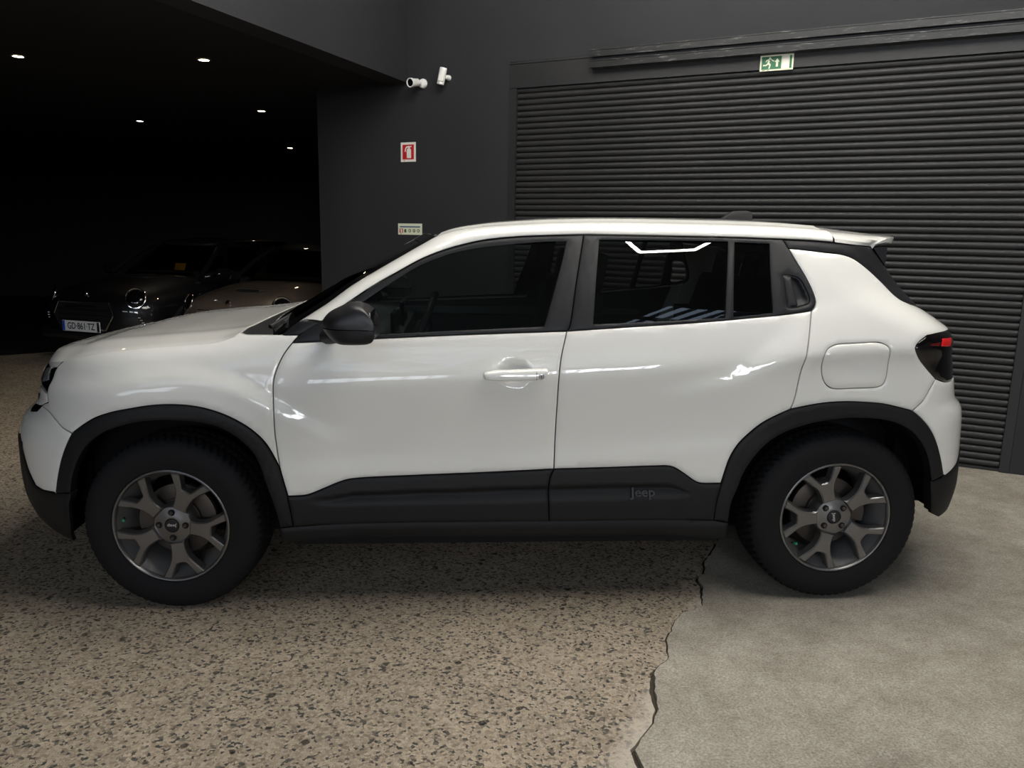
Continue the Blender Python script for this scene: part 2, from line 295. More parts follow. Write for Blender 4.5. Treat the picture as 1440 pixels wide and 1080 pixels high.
# ---------------------------------------------------------------- helpers
def link(name, me, m, parent=None, smooth=True, kind=None):
    o = bpy.data.objects.new(name, me); C.objects.link(o)
    if m is not None: me.materials.append(m)
    if parent is not None: o.parent = parent
    if smooth and len(me.polygons): me.polygons.foreach_set('use_smooth', [True] * len(me.polygons))
    if kind: o['kind'] = kind
    return o
def raw(name, vs, fs, m, parent=None, smooth=True, kind=None):
    me = bpy.data.meshes.new(name); me.from_pydata([tuple(q) for q in vs], [], fs); me.update()
    return link(name, me, m, parent, smooth, kind)
class MB:
    "collects pieces that together are ONE part"
    def __init__(s): s.v = []; s.f = []
    def add(s, vs, fs):
        b = len(s.v); s.v += [tuple(q) for q in vs]; s.f += [tuple(i + b for i in f) for f in fs]; return s
    def box(s, c, d, rot=None, bev=0):
        x, y, z = d[0] / 2, d[1] / 2, d[2] / 2
        bm = bmesh.new(); bmesh.ops.create_cube(bm, size=1)
        for q in bm.verts: q.co = V((q.co.x * 2 * x, q.co.y * 2 * y, q.co.z * 2 * z))
        if bev: bmesh.ops.bevel(bm, geom=bm.edges[:], offset=bev, segments=2, affect='EDGES', profile=.6)
        R = rot or Matrix.Identity(3)
        bm.verts.index_update()
        s.add([R @ q.co + V(c) for q in bm.verts], [[q.index for q in f.verts] for f in bm.faces]); bm.free(); return s
    def tube(s, pts, r, n=10, closed=False, cap=True):
        pts = [V(q) for q in pts]; k = len(pts); rr = r if isinstance(r, (list, tuple)) else [r] * k
        vs = []; up = None
        for i, q in enumerate(pts):
            a = pts[i - 1] if i or closed else q; b = pts[(i + 1) % k] if i < k - 1 or closed else q
            t = (b - a).normalized()
            if up is None: up = t.orthogonal().normalized()
            up = (up - t * up.dot(t)).normalized(); w = t.cross(up)
            vs += [q + (up * math.cos(2 * math.pi * j / n) + w * math.sin(2 * math.pi * j / n)) * rr[i] for j in range(n)]
        fs = [(i * n + j, i * n + (j + 1) % n, (i + 1) % k * n + (j + 1) % n, (i + 1) % k * n + j) for i in range(k if closed else k - 1) for j in range(n)]
        if cap and not closed: fs += [tuple(range(n))[::-1], tuple((k - 1) * n + j for j in range(n))]
        return s.add(vs, fs)
    def lathe(s, prof, n=48, axis='y', c=(0, 0, 0), closed=False):
        "prof: (radius, offset along the axis)"
        k = len(prof); vs = []
        for r, h in prof:
            for j in range(n):
                a = 2 * math.pi * j / n; x, y = r * math.cos(a), r * math.sin(a)
                q = (x, h, y) if axis == 'y' else (x, y, h) if axis == 'z' else (h, x, y)
                vs.append((q[0] + c[0], q[1] + c[1], q[2] + c[2]))
        fs = [(i * n + j, i * n + (j + 1) % n, (i + 1) % k * n + (j + 1) % n, (i + 1) % k * n + j) for i in range(k if closed else k - 1) for j in range(n)]
        return s.add(vs, fs)
    def prism(s, poly, fn0, fn1):
        "polygon extruded between two mappings of its 2-D points"
        n = len(poly); a = [fn0(*q) for q in poly]; b = [fn1(*q) for q in poly]
        return s.add(a + b, [tuple(range(n)), tuple(range(2 * n - 1, n - 1, -1))] + [(i, i + n, (i + 1) % n + n, (i + 1) % n) for i in range(n)])
    def build(s, name, m, parent=None, smooth=False, kind=None, fix=True):
        me = bpy.data.meshes.new(name); me.from_pydata(s.v, [], s.f); me.update()
        if fix:
            bm = bmesh.new(); bm.from_mesh(me); bmesh.ops.recalc_face_normals(bm, faces=bm.faces[:]); bm.to_mesh(me); bm.free()
        o = link(name, me, m, parent, smooth, kind)
        if smooth: auto_smooth(me)
        return o
def auto_smooth(me, deg=35):
    bm = bmesh.new(); bm.from_mesh(me); lim = math.radians(deg)
    for e in bm.edges:
        if len(e.link_faces) == 2 and e.calc_face_angle(0) > lim: e.smooth = False
    bm.to_mesh(me); bm.free()
def thing(name, label, cat, loc=(0, 0, 0), group=None):
    o = bpy.data.objects.new(name, None); C.objects.link(o); o.location = loc; o.empty_display_size = .1
    o['label'] = label; o['category'] = cat
    if group: o['group'] = group
    return o
def tag(o, label, cat, group=None):
    o['label'] = label; o['category'] = cat
    if group: o['group'] = group
    return o
def cr(pts, step=.02, closed=False):
    "Catmull-Rom through the points, resampled"
    P_ = [np.array(q, float) for q in pts]; n = len(P_); out = []
    if n == 2 and not closed:
        k = max(1, int(np.linalg.norm(P_[1] - P_[0]) / step)); return [tuple(P_[0] + (P_[1] - P_[0]) * i / k) for i in range(k + 1)]
    for i in range(n if closed else n - 1):
        p1, p2 = P_[i], P_[(i + 1) % n]
        p0 = P_[i - 1] if (i or closed) else 2 * p1 - p2
        p3 = P_[(i + 2) % n] if (i < n - 2 or closed) else 2 * p2 - p1
        d1 = max(np.linalg.norm(p1 - p0), 1e-6)**.5; d2 = max(np.linalg.norm(p2 - p1), 1e-6)**.5; d3 = max(np.linalg.norm(p3 - p2), 1e-6)**.5
        m1 = (p2 - p1) + d2 * ((p1 - p0) / d1 - (p2 - p0) / (d1 + d2)); m2 = (p2 - p1) + d2 * ((p3 - p2) / d3 - (p3 - p1) / (d2 + d3))
        k = max(1, int(math.ceil(np.linalg.norm(p2 - p1) / step)))
        for j in range(k):
            t = j / k; out.append(tuple((2*t**3 - 3*t**2 + 1) * p1 + (t**3 - 2*t**2 + t) * m1 + (-2*t**3 + 3*t**2) * p2 + (t**3 - t**2) * m2))
    if not closed: out.append(tuple(P_[-1]))
    return out
def K(name, rev=False):
    q = cr(P[name], .016); return q[::-1] if rev else q
def chain(*parts):
    out = []
    for q in parts:
        for a in q:
            if not out or math.hypot(a[0] - out[-1][0], a[1] - out[-1][1]) > 1e-4: out.append((float(a[0]), float(a[1])))
    if math.hypot(out[0][0] - out[-1][0], out[0][1] - out[-1][1]) < 1e-4: out.pop()
    return out
def dens(pts, step=.016):
    out = []
    for i in range(len(pts) - 1):
        (a, b), (c, d) = pts[i], pts[i + 1]; k = max(1, int(math.ceil(math.hypot(c - a, d - b) / step)))
        out += [(a + (c - a) * j / k, b + (d - b) * j / k) for j in range(k)]
    return out + [pts[-1]]
def ccw(poly):
    a = sum(poly[i - 1][0] * poly[i][1] - poly[i][0] * poly[i - 1][1] for i in range(len(poly)))
    return poly if a > 0 else poly[::-1]
def inset(poly, d):
    "ccw polygon moved inwards by d"
    n = len(poly); out = []
    for i in range(n):
        a, b, c = np.array(poly[i - 1]), np.array(poly[i]), np.array(poly[(i + 1) % n])
        e1, e2 = b - a, c - b; e1 = e1 / (np.linalg.norm(e1) + 1e-12); e2 = e2 / (np.linalg.norm(e2) + 1e-12)
        n1, n2 = np.array([-e1[1], e1[0]]), np.array([-e2[1], e2[0]]); s = n1 + n2; l = np.linalg.norm(s)
        s = n1 if l < 1e-6 else s / l
        out.append(tuple(b + s * d / max(.5, float(s @ n1))))
    return out
def inside(px, py, poly):
    q = np.array(poly); r = np.roll(q, -1, 0); x = np.asarray(px)[:, None]; y = np.asarray(py)[:, None]
    c = ((q[:, 1] > y) != (r[:, 1] > y)) & (x < (r[:, 0] - q[:, 0]) * (y - q[:, 1]) / (r[:, 1] - q[:, 1] + 1e-15) + q[:, 0])
    return c.sum(1) % 2 == 1
def dist_poly(px, py, poly):
    q = np.array(poly); r = np.roll(q, -1, 0); d = r - q; p_ = np.stack([px, py], -1)[:, None, :]
    t = np.clip(((p_ - q) * d).sum(-1) / ((d * d).sum(-1) + 1e-15), 0, 1); return np.sqrt((((p_ - q - d * t[..., None]))**2).sum(-1)).min(1)
GAPW = .0022
XG = [-.80]
while XG[-1] < 3.3:                                                 # grid lines close up where the shell turns away at nose and tail
    x = XG[-1]; sl = abs(float(W(x + .002, .62) - W(x - .002, .62))) / .004
    XG.append(x + max(.0035, .02 / math.sqrt(1 + sl * sl)))
def panel(name, poly, fn, m, parent, holes=(), gap=GAPW, step=.02, roll=.003, rollw=.005, depth=.022, inw=(0, 1, 0), agrid=None, mirror=True):
    "a body panel: polygon in a 2-D domain, laid on the surface fn(a, b) -> (n, 3), rolled edge and turned-in flange"
    poly = inset(ccw(poly), gap); holes = [inset(ccw(h), -gap) for h in holes]
    loops = [poly] + holes
    rings = [inset(poly, rollw)] + [inset(h, -rollw) for h in holes]
    A = np.array(poly); a0, b0 = A.min(0); a1, b1 = A.max(0)
    ga = np.array([g for g in (agrid or []) if a0 < g < a1]) if agrid else np.arange(a0 + step / 2, a1, step)
    gb = np.arange(b0 + step / 2, b1, step)
    X, Z = np.meshgrid(ga, gb); X = X.ravel(); Z = Z.ravel()
    if len(X):
        k = inside(X, Z, poly)
        for h in holes: k &= ~inside(X, Z, h)
        X, Z = X[k], Z[k]
        if len(X):
            d = np.min([dist_poly(X, Z, q) for q in loops], 0); k = d > rollw + .35 * step; X, Z = X[k], Z[k]
    pts = []; edges = []
    for q in loops:
        b = len(pts); n = len(q); pts += q; edges += [(b + i, b + (i + 1) % n) for i in range(n)]
    nb = len(pts)
    rp = [t for q in rings for t in q]; rx = np.array([t[0] for t in rp]); rz = np.array([t[1] for t in rp])
    k = inside(rx, rz, poly)
    for h in holes: k &= ~inside(rx, rz, h)
    k &= np.min([dist_poly(rx, rz, q) for q in loops], 0) > rollw * .6
    pts += [rp[i] for i in np.nonzero(k)[0]] + list(zip(X.tolist(), Z.tolist()))
    co, _, tri, orig, _, _ = delaunay_2d_cdt([V((float(a), float(b))) for a, b in pts], edges, [], 0, 1e-5)
    co = np.array([(c.x, c.y) for c in co]); tri = np.array(tri)
    cen = co[tri].mean(1); k = inside(cen[:, 0], cen[:, 1], poly)
    for h in holes: k &= ~inside(cen[:, 0], cen[:, 1], h)
    tri = tri[k]
    where = {}
    for i, o_ in enumerate(orig):
        for j in o_: where[j] = i
    S = np.array(fn(co[:, 0], co[:, 1])); inw = np.array(inw, float)
    bidx = sorted({where[i] for i in range(nb)})
    S[bidx] += inw * roll
    # flange with its own vertices
    fl = []; vs = S.tolist()
    for q0, q in zip(np.cumsum([0] + [len(l) for l in loops[:-1]]), loops):
        n = len(q); base = len(vs)
        for i in range(n):
            s = S[where[int(q0) + i]]; vs += [s.tolist(), (s + inw * depth).tolist()]
        fl += [(base + 2 * i, base + 2 * i + 1, base + 2 * ((i + 1) % n) + 1, base + 2 * ((i + 1) % n)) for i in range(n)]
    vs = np.array(vs)
    # orient so that faces look outwards
    t0 = S[tri]; nn = np.cross(t0[:, 1] - t0[:, 0], t0[:, 2] - t0[:, 0]).sum(0)
    if nn @ inw > 0: tri = tri[:, ::-1]
    fs = [tuple(int(i) for i in t) for t in tri] + fl
    o = raw(name, vs, fs, m, parent)
    if mirror:
        vs2 = vs * np.array([1, -1, 1]); raw(name, vs2, [f[::-1] for f in fs], m, parent)
    return o
def side(off=0.0):
    if callable(off): return lambda a, b: np.stack([a, -W(a, b) - off(a, b), b], -1)
    return lambda a, b: np.stack([a, -W(a, b) - off, b], -1)
def nose_at(y, z):
    y = np.abs(np.asarray(y, float)); x = np.full_like(y, -.6)
    for _ in range(8):
        w = W0(x, z); t = np.clip(1 - (y / w)**2, 0, 1)**(1 / NOSE_P); x = NOSE_X0 - t * (NOSE_X0 - nose_x(z))
    return x
def tail_at(y, z):
    y = np.abs(np.asarray(y, float)); x = np.full_like(y, 3.0)
    for _ in range(8):
        w = W0(x, z); x0 = TAIL_X0 - .30 * sstep(1.05, 1.3, z); t = np.clip(1 - (y / w)**2, 0, 1)**(1 / TAIL_P); x = x0 + t * (tail_x(z) - x0)
    return x
def front(off=0.0): return lambda a, b: np.stack([nose_at(a, b) - off, a, b], -1)
def rear(off=0.0): return lambda a, b: np.stack([tail_at(a, b) + off, a, b], -1)
def text_mesh(s, size, depth, weight=0.0):
    cu = bpy.data.curves.new('lettering', 'FONT'); cu.body = s; cu.size = size; cu.align_x = 'CENTER'; cu.align_y = 'CENTER'
    cu.extrude = depth; cu.resolution_u = 3; cu.offset = weight
    o = bpy.data.objects.new('lettering_source', cu); C.objects.link(o)
    bpy.context.view_layer.update()
    me = bpy.data.meshes.new_from_object(o.evaluated_get(bpy.context.evaluated_depsgraph_get()))
    bpy.data.objects.remove(o); bpy.data.curves.remove(cu); me.name = 'lettering'; return me
def text(name, s, size, depth, mtx, m, parent, weight=0.0, sx=1.0):
    me = text_mesh(s, size, depth, weight); me.transform(mtx @ Matrix.Diagonal((sx, 1, 1, 1))); me.materials.clear()
    return link(name, me, m, parent, smooth=False)
FACE_SIDE = Matrix(((1, 0, 0, 0), (0, 0, -1, 0), (0, 1, 0, 0), (0, 0, 0, 1)))    # text plane xy -> xz, facing -y

# ================================================================ the hall
def wbox(b, u0, u1, d0, d1, z0, z1):
    vs = [wp(u, d, z) for u in (u0, u1) for d in (d0, d1) for z in (z0, z1)]
    b.add(vs, [(0, 1, 3, 2), (4, 6, 7, 5), (0, 4, 5, 1), (2, 3, 7, 6), (0, 2, 6, 4), (1, 5, 7, 3)]); return b
SH0, SH1, SHZ, BOXZ = -3.478, .130, 2.733, 2.536                     # shutter opening: left, right, top; underside of its box
b = MB(); wbox(b, -5.402, SH0, -.30, 0, -.05, HALL_Z); wbox(b, SH1, HALL_U1, -.30, 0, -.05, HALL_Z); wbox(b, SH0, SH1, -.30, 0, SHZ, HALL_Z)
b.build('wall_back', M['wall'], kind='structure')
# floor: exposed aggregate on the left, a concrete slab on the right, broken edge between them
crack = [(.4, -6.5), (.75, -5.2), (1.05, -3.9), (1.30, -2.9), (1.40, -2.35), (1.50, -2.0), (1.567, -1.835), (1.560, -1.745), (1.594, -1.698), (1.650, -1.627), (1.678, -1.561), (1.685, -1.491), (1.710, -1.365), (1.732, -1.338), (1.797, -1.265),
         (1.800, -1.228), (1.826, -1.131), (1.878, -1.039), (1.924, -.963), (2.034, -.895), (2.076, -.749), (2.078, -.665), (2.137, -.579), (2.161, -.498), (2.29, -.283), (2.44, .05), (2.55, .30), (2.78, .75), (2.92, 1.10), (3.06, 1.70)]
gapw = {5: .012, 6: .020, 7: .014, 8: .003, 10: .006, 10: .010, 11: .019, 12: .015, 13: .003, 14: .002, 15: .006, 16: .006, 17: .002, 18: .002, 19: .002, 20: .013, 21: .016, 22: .010, 23: .013, 24: .012}
rng = random.Random(3); cl = []; cgap = []
for i in range(len(crack) - 1):
    a, c = V(crack[i]), V(crack[i + 1]); k = max(1, int((c - a).length / .025))
    for j in range(k):
        q = a.lerp(c, j / k); cl.append((q.x + (rng.uniform(-.007, .007) if j else 0), q.y + (rng.uniform(-.006, .006) if j else 0)))
        cgap.append(gapw.get(i, .004) * (1 - j / k) + gapw.get(i + 1, .004) * j / k)
cl.append(crack[-1]); cgap.append(.006)
far_l = [(3.06, 1.9), (-.10, 3.9), (-.40, 14), (-14, 14), (-14, -16)]
left_poly = [(x - g * .35, y) for (x, y), g in zip(cl, cgap)] + [tuple(wp(-1.6, -.3, 0))[:2], (5.5, 14), (-14, 14), (-14, -24), (.4, -24)]
right_poly = [(x + g * .65 + .001, y) for (x, y), g in zip(cl, cgap)] + [tuple(wp(-1.55, -.3, 0))[:2], tuple(wp(HALL_U1 + 1, -.3, 0))[:2], tuple(wp(HALL_U1 + 1, 26, 0))[:2], (.41, -24)]
def slab(name, poly, z, m, parent=None, kind=None, dep=.03):
    n = len(poly); co, _, tri, _, _, _ = delaunay_2d_cdt([V(q) for q in poly], [(i, (i + 1) % n) for i in range(n)], [], 1, 1e-6)
    cen = np.array([[(co[t[0]].x + co[t[1]].x + co[t[2]].x) / 3, (co[t[0]].y + co[t[1]].y + co[t[2]].y) / 3] for t in tri]); ok = inside(cen[:, 0], cen[:, 1], poly)
    vs = [(q.x, q.y, z) for q in co]; fs = [tuple(t) for t, k in zip(tri, ok) if k]; b0 = len(vs)
    vs += [(x, y, z) for x, y in poly] + [(x, y, z - dep) for x, y in poly]
    fs += [(b0 + i, b0 + n + i, b0 + n + (i + 1) % n, b0 + (i + 1) % n) for i in range(n)]
    return MB().add(vs, fs).build(name, m, parent, kind=kind)
floor = slab('floor', left_poly, 0, M['aggregate'], kind='structure')
slab('concrete_slab', right_poly, 0.0, M['concrete'], floor)
MB().add([(-1, -7, -.016), (4.2, -7, -.016), (4.2, 3, -.016), (-1, 3, -.016)], [(0, 1, 2, 3)]).build('crack_bed', M['crack'], floor)
# floor area coloured near-black, deep in the left bay
slab('bay_floor_dark', [(-9, 2.0), (-3.99, 5.17), (-3.56, 5.48), (-2.2, 6.4), (1.5, 8.9), (3.0, 14), (-14, 14), (-14, 2)], .004, M['bay_floor'], floor, dep=.004)
# left bay: low ceiling, bulkhead, dark walls
BX = V((-.43, -.90, 0)).normalized(); BZ = 2.643; B0 = V((.655, 3.145, 0))
b = MB(); B1 = B0 + BX * 11; nb = V((-BX.y, BX.x, 0)); nb = nb if nb.x < 0 else -nb
q = [B0, B1, B1 + nb * .2, B0 + nb * .2]
b.prism([(0, 0), (1, 0), (2, 0), (3, 0)], lambda i, j: V(q[int(i)]) + V((0, 0, BZ)), lambda i, j: V(q[int(i)]) + V((0, 0, HALL_Z)))
b.build('wall_bulkhead', M['wall'], kind='structure')
c0 = B0 + nb * .001; c1 = B1 + nb * .001
b = MB(); cp = [c0, c1, V((-14, -7, 0)), V((-14, 14, 0)), V((6.4, 14, 0)), wp(-1.1, -.31, 0), wp(-4.45, -.31, 0)]
b.prism([(i, 0) for i in range(len(cp))], lambda i, j: V(cp[int(i)]) + V((0, 0, BZ + .001)), lambda i, j: V(cp[int(i)]) + V((0, 0, BZ + .2)))
b.build('ceiling_bay', M['bay'], kind='structure')
b = MB()
for (x0, y0, x1, y1) in ((-9.2, -8, -9.0, 13), (-9.2, 12.8, 6, 13)): b.box(((x0 + x1) / 2, (y0 + y1) / 2, 1.3), (x1 - x0, y1 - y0, 2.7))
b.build('wall_bay', M['bay'], kind='structure')
b = MB(); q = [wp(-1.3, -.301, 0), wp(-1.1, -.301, 0), V((5.2, 12.7, 0)), V((5.0, 12.7, 0))]
b.prism([(i, 0) for i in range(4)], lambda i, j: V(q[int(i)]), lambda i, j: V(q[int(i)]) + V((0, 0, BZ)))
b.build('wall_return', M['bay'], kind='structure')
# hall shell behind and beside the camera
b = MB(); wbox(b, HALL_U1, HALL_U1 + .2, -.3, HALL_D, 0, HALL_Z); b.build('wall_right', M['hall_light'], kind='structure')
b = MB()
zz0, zz1 = 2.8, 5.0
wbox(b, HALL_U0, HALL_U1 + .2, HALL_D, HALL_D + .2, 0, zz0); wbox(b, HALL_U0, HALL_U1 + .2, HALL_D, HALL_D + .2, zz1, HALL_Z)
edges_ = [HALL_U0] + [t for u, w, _p in WINS for t in (u - w / 2, u + w / 2)] + [HALL_U1 + .2]
for i in range(0, len(edges_), 2): wbox(b, edges_[i], edges_[i + 1], HALL_D, HALL_D + .2, zz0, zz1)
b.build('wall_front', M['hall_light'], kind='structure')
for i, (u, w, _p) in enumerate(WINS):
    b = MB(); k = 7
    for j in range(k + 1): wbox(b, u - w / 2 + w * j / k - .03, u - w / 2 + w * j / k + .03, HALL_D + .04, HALL_D + .12, zz0, zz1)
    for z in (zz0 + .03, (zz0 + zz1) / 2, zz1 - .03): wbox(b, u - w / 2, u + w / 2, HALL_D + .05, HALL_D + .11, z - .03, z + .03)
    b.build('window_%d' % (i + 1), M['steel_frame'], kind='structure')
b = MB(); wbox(b, HALL_U0 - 6, HALL_U0 - 5.8, 2, HALL_D, 0, HALL_Z); b.build('wall_left', M['bay'], kind='structure')
# ceiling with roof-light openings
def holed(name, m, u0, u1, d0, d1, z0, z1, holes):
    us = sorted({u0, u1} | {t for a in holes for t in a[:2]}); ds = sorted({d0, d1} | {t for a in holes for t in a[2:]}); b = MB()
    for i in range(len(us) - 1):
        for j in range(len(ds) - 1):
            cu, cd = (us[i] + us[i + 1]) / 2, (ds[j] + ds[j + 1]) / 2
            if not any(a[0] < cu < a[1] and a[2] < cd < a[3] for a in holes): wbox(b, us[i], us[i + 1], ds[j], ds[j + 1], z0, z1)
    return b.build(name, m, kind='structure')
holed('ceiling', M['steel_frame'], HALL_U0 - 6, HALL_U1 + .2, -.3, HALL_D + .2, HALL_Z, HALL_Z + .3, [(u - sx / 2, u + sx / 2, d - sy / 2, d + sy / 2) for u, d, sx, sy, pw, c in SKYLIGHTS])
for u, d, sx, sy, pw, c in SKYLIGHTS:
    b = MB()
    for j in range(4): t = d - sy / 2 + sy * j / 3; wbox(b, u - sx / 2, u + sx / 2, t - .04, t + .04, HALL_Z + .10, HALL_Z + .2)
    for j in range(6): t = u - sx / 2 + sx * j / 5; wbox(b, t - .02, t + .02, d - sy / 2, d + sy / 2, HALL_Z + .10, HALL_Z + .2)
    b.build('trim_rooflight', M['steel_frame'], kind='structure')
# suspended hexagonal LED lines over the parking bay
HZ, HR = 4.1, .42
cells = [(-.10, 3.55)] + [(-.10 + .364 + .7275 * k, 2.92) for k in (-4, -3, -2, -1, 0, 1)] + [(-.10 + .7275 * k, 2.29) for k in (-4, -3, -2, -1, 0, 1)] + [(-.10 + .364 + .7275 * k, 1.66) for k in (-4, -3, -2, -1, 0)]
lampo = thing('honeycomb_lamp', 'white honeycomb LED ceiling lamp, seen only as its reflection in the rear side window', 'light', wp(-1.36, 2.83, HZ))
segs = {}
for cu, cd in cells:
    pts = [(cu + HR * math.cos(math.radians(60 * k + 30)), cd + HR * math.sin(math.radians(60 * k + 30))) for k in range(6)]
    for k in range(6):
        a, c = sorted((pts[k], pts[(k + 1) % 6])); segs[(round((a[0] + c[0]) * 6), round((a[1] + c[1]) * 6))] = (a, c)
for a, c in segs.values():
    MB().tube([wp(a[0], a[1], 0) - wp(-1.36, 2.83, 0), wp(c[0], c[1], 0) - wp(-1.36, 2.83, 0)], .018, 8).build('led_tube', M['tube'], lampo)
for u, d in ((-2.65, 2.92 + HR), (.99, 2.92 + HR), (-2.28, 1.66 - HR), (.264, 1.66 - HR)):
    o = wp(u, d, 0) - wp(-1.36, 2.83, 0); MB().tube([o, o + V((0, 0, HALL_Z - HZ))], .004, 5).build('hanger_wire', M['steel_frame'], lampo)

# ---- roller shutter in the wall
door = MB(); wbox(door, SH0 + .002, SH0 + .064, -.06, .004, 0, BOXZ); door = door.build('door_1', M['shutter'], kind='structure'); door.name = 'door_1'
door['label'] = 'closed dark grey roller shutter of curved horizontal slats, behind the white car'
b = MB(); wbox(b, .074, SH1 - .002, -.06, .004, 0, BOXZ); b.build('guide_rail', M['shutter'], door)
PITCH = .0443
prof = [(-.004, .0012), (-.002, .004), (.004, .0095), (.009, .020), (.0105, .028), (.009, .036), (.003, .0425), (-.004, .0435)]   # (proud, height) of one curved slat
prof = [(-.012, .0006), (-.004, .0014), (.004, .0065), (.0085, .014), (.0105, .022), (.0095, .030), (.0055, .037), (-.001, .0425), (-.012, .0440)]
us0, us1 = SH0 + .066, .073
sv = [wp(u, d - .022, z) for d, z in prof for u in (us0, us1)]
sf = [(2 * i, 2 * i + 1, 2 * i + 3, 2 * i + 2) for i in range(len(prof) - 1)] + [tuple(range(0, 2 * len(prof), 2)), tuple(range(1, 2 * len(prof), 2))[::-1]]
sl0 = MB().add(sv, sf).build('slat', M['shutter'], door, True); NSL = int((BOXZ - .006) / PITCH)
sl0.location.z = .02
for k in range(1, NSL + 1):
    if .02 + (k + 1) * PITCH > BOXZ + .03: break
    o = sl0.copy(); C.objects.link(o); o.location.z = .02 + k * PITCH
b = MB(); wbox(b, us0, us1, -.034, -.008, .002, .02); b.build('bottom_bar', M['shutter'], door)
b = MB(); wbox(b, SH0 + .002, SH1 - .002, -.05, .004, BOXZ + .003, SHZ - .022); b.build('header_panel', M['shutter'], door)
b = MB(); wbox(b, SH0 + .002, SH1 - .002, -.05, .008, SHZ - .019, SHZ - .003); b.build('header_strip', M['shutter'], door)
b = MB(); wbox(b, SH0 - .02, SH1 + .05, -.29, -.24, 0, SHZ); b.build('backing_panel', M['bay'], door)
# double sliding-door track above the shutter
tr = MB(); wbox(tr, -2.785, 3.0, .001, .028, 2.628, 2.752); tr = tr.build('trim_1', M['steel_frame'], kind='structure')
tr['label'] = 'long black double sliding-door track with scuffed paint above the roller shutter'
for z0, z1 in ((2.704, 2.756), (2.630, 2.682)):
    b = MB(); wbox(b, -2.79, 3.0, .028, .062, z0, z1); wbox(b, -2.79, 3.0, .062, .066, z0, z0 + .008); wbox(b, -2.79, 3.0, .062, .066, z1 - .008, z1); b.build('track_rail', M['rail'], tr)

# ================================================================ the white car
car = thing('car', 'white compact SUV parked side-on in the foreground, with black arch trim and dark grey wheels', 'car')
zr_pts = K('rail_f') + K('rail_r')[1:] + K('rail_q')[1:]
_zx = np.array([q[0] for q in zr_pts]); _zz = np.array([q[1] for q in zr_pts])
def rail_z(x): return float(np.interp(x, _zx, _zz))
zsh = lambda x: float(shut_z(x))

# ---- side panels: lower body
front_edge = cr([(-.4821, .7688), (-.487, .811), (-.475, .852), (-.472, .882), (-.458, .905), (-.4366, .9205)], .012)
fender = chain(K('shut'), K('cowl_low'), K('seam_fd'), K('archf'), K('seam_bf'), front_edge)
panel('fender', fender, side(), M['white'], car, agrid=XG)
door_f = chain(cr(P['seam_fd'][1:], .016), K('seam_fd2'), K('clad_f'), K('seam_b', True), K('belt_f', True))
cup_f = [(1.305 + .062 * math.cos(t) * (1 + .12 * math.sin(t)), .9085 + .044 * math.sin(t)) for t in np.linspace(0, 2 * math.pi, 40)[:-1]]
def door_off(a, b):
    "finger cup behind the handle, pressed into the skin"
    r = np.sqrt(((a - P['cup'][0][0]) / .062)**2 + ((b - P['cup'][0][1]) / .047)**2)
    return -.022 * np.clip(1 - r**2.6, 0, 1)**.8
panel('front_door', door_f, side(door_off), M['white'], car, agrid=XG, step=.014)
door_r = chain(K('seam_b'), K('clad_r'), K('archr'), K('seam_rd'), K('belt_r', True))
panel('rear_door', door_r, side(), M['white'], car, agrid=XG)
fuel = cr(P['fuel'], .012, True)
tail_up = [(2.8204, 1.1912), (2.90, 1.152), (2.974, 1.118), (3.06, 1.102)]
quarter = chain(K('dlo_r'), K('band_low'), dens([(2.8204, 1.1912), (2.88, 1.178), (2.97, 1.150), (3.04, 1.120), (3.085, 1.083)], .012),
                cr([(3.085, 1.083), (2.98, 1.088), (2.90, 1.086), P['lamp'][0]], .012), K('lamp'), K('seam_br'), K('archr2', True), K('seam_rd'))
panel('quarter_panel', quarter, side(), M['white'], car, holes=[fuel], agrid=XG, step=.016)
panel('fuel_flap', fuel, side(.0006), M['white'], car, gap=.0012, mirror=False)
# bumpers at the corners, then their faces across the car
bump_low = [(-.4293, .4483), (-.5001, .441), (-.548, .446), (-.60, .50), (-.645, .575), (-.668, .62)]
bumper_f = chain(K('archf2', True), K('seam_bf'), front_edge[:4], dens([front_edge[3], (-.55, .806), (-.60, .80), (-.612, .78), (-.615, .75)], .01),
                 dens([(-.615, .75), (-.645, .70), (-.675, .65), (-.668, .62)], .01), dens(bump_low[::-1], .012))
panel('front_bumper', bumper_f, side(), M['white'], car, agrid=XG)
bump_bl = [(3.205, .62), (3.16, .575), (3.10, .535), (3.0149, .5115)]
bumper_r = chain(K('seam_br'), K('archr3'), dens(bump_bl[::-1], .012), dens([(3.205, .62), (3.21, .72), (3.17, .80), (3.13, .85), (3.11, .885)], .01),
                 cr([(3.11, .885), (3.03, .888), (2.965, .892), P['lamp'][-1]], .012))
panel('rear_bumper', bumper_r, side(), M['white'], car, agrid=XG, step=.015)
valance_f = chain(K('archf2'), dens(bump_low, .012), dens([(-.668, .62), (-.70, .50), (-.68, .40), (-.60, .29), (-.50, .255), (-.40, .235)], .012),
                  dens([(-.40, .235), (-.385, .30), P['archf_in'][-1]], .012), cr(P['archf_in'][-1:-4:-1], .012), dens([P['archf_in'][-3], P['archf2'][-1]], .01)[1:])
va = chain(dens([P['archf2'][-1]] + bump_low[1:], .012), dens([(-.668, .62), (-.70, .50), (-.675, .40), (-.60, .30), (-.50, .26), (-.40, .238)], .012),
           dens([(-.40, .238), (-.378, .33), P['archf_in'][-1], P['archf_in'][-2], P['archf2'][-1]], .012))
panel('lower_bumper_trim', va, side(.006), M['plastic'], car, agrid=XG)
vr = chain(dens(bump_bl, .012), dens([P['archr3'][-1], (2.985, .51), P['archr_in'][-2], P['archr_in'][-1], (3.02, .330), (3.10, .335), (3.17, .40), (3.215, .52), (3.205, .62)], .012))
panel('lower_bumper_trim', vr, side(.006), M['plastic'], car, agrid=XG)
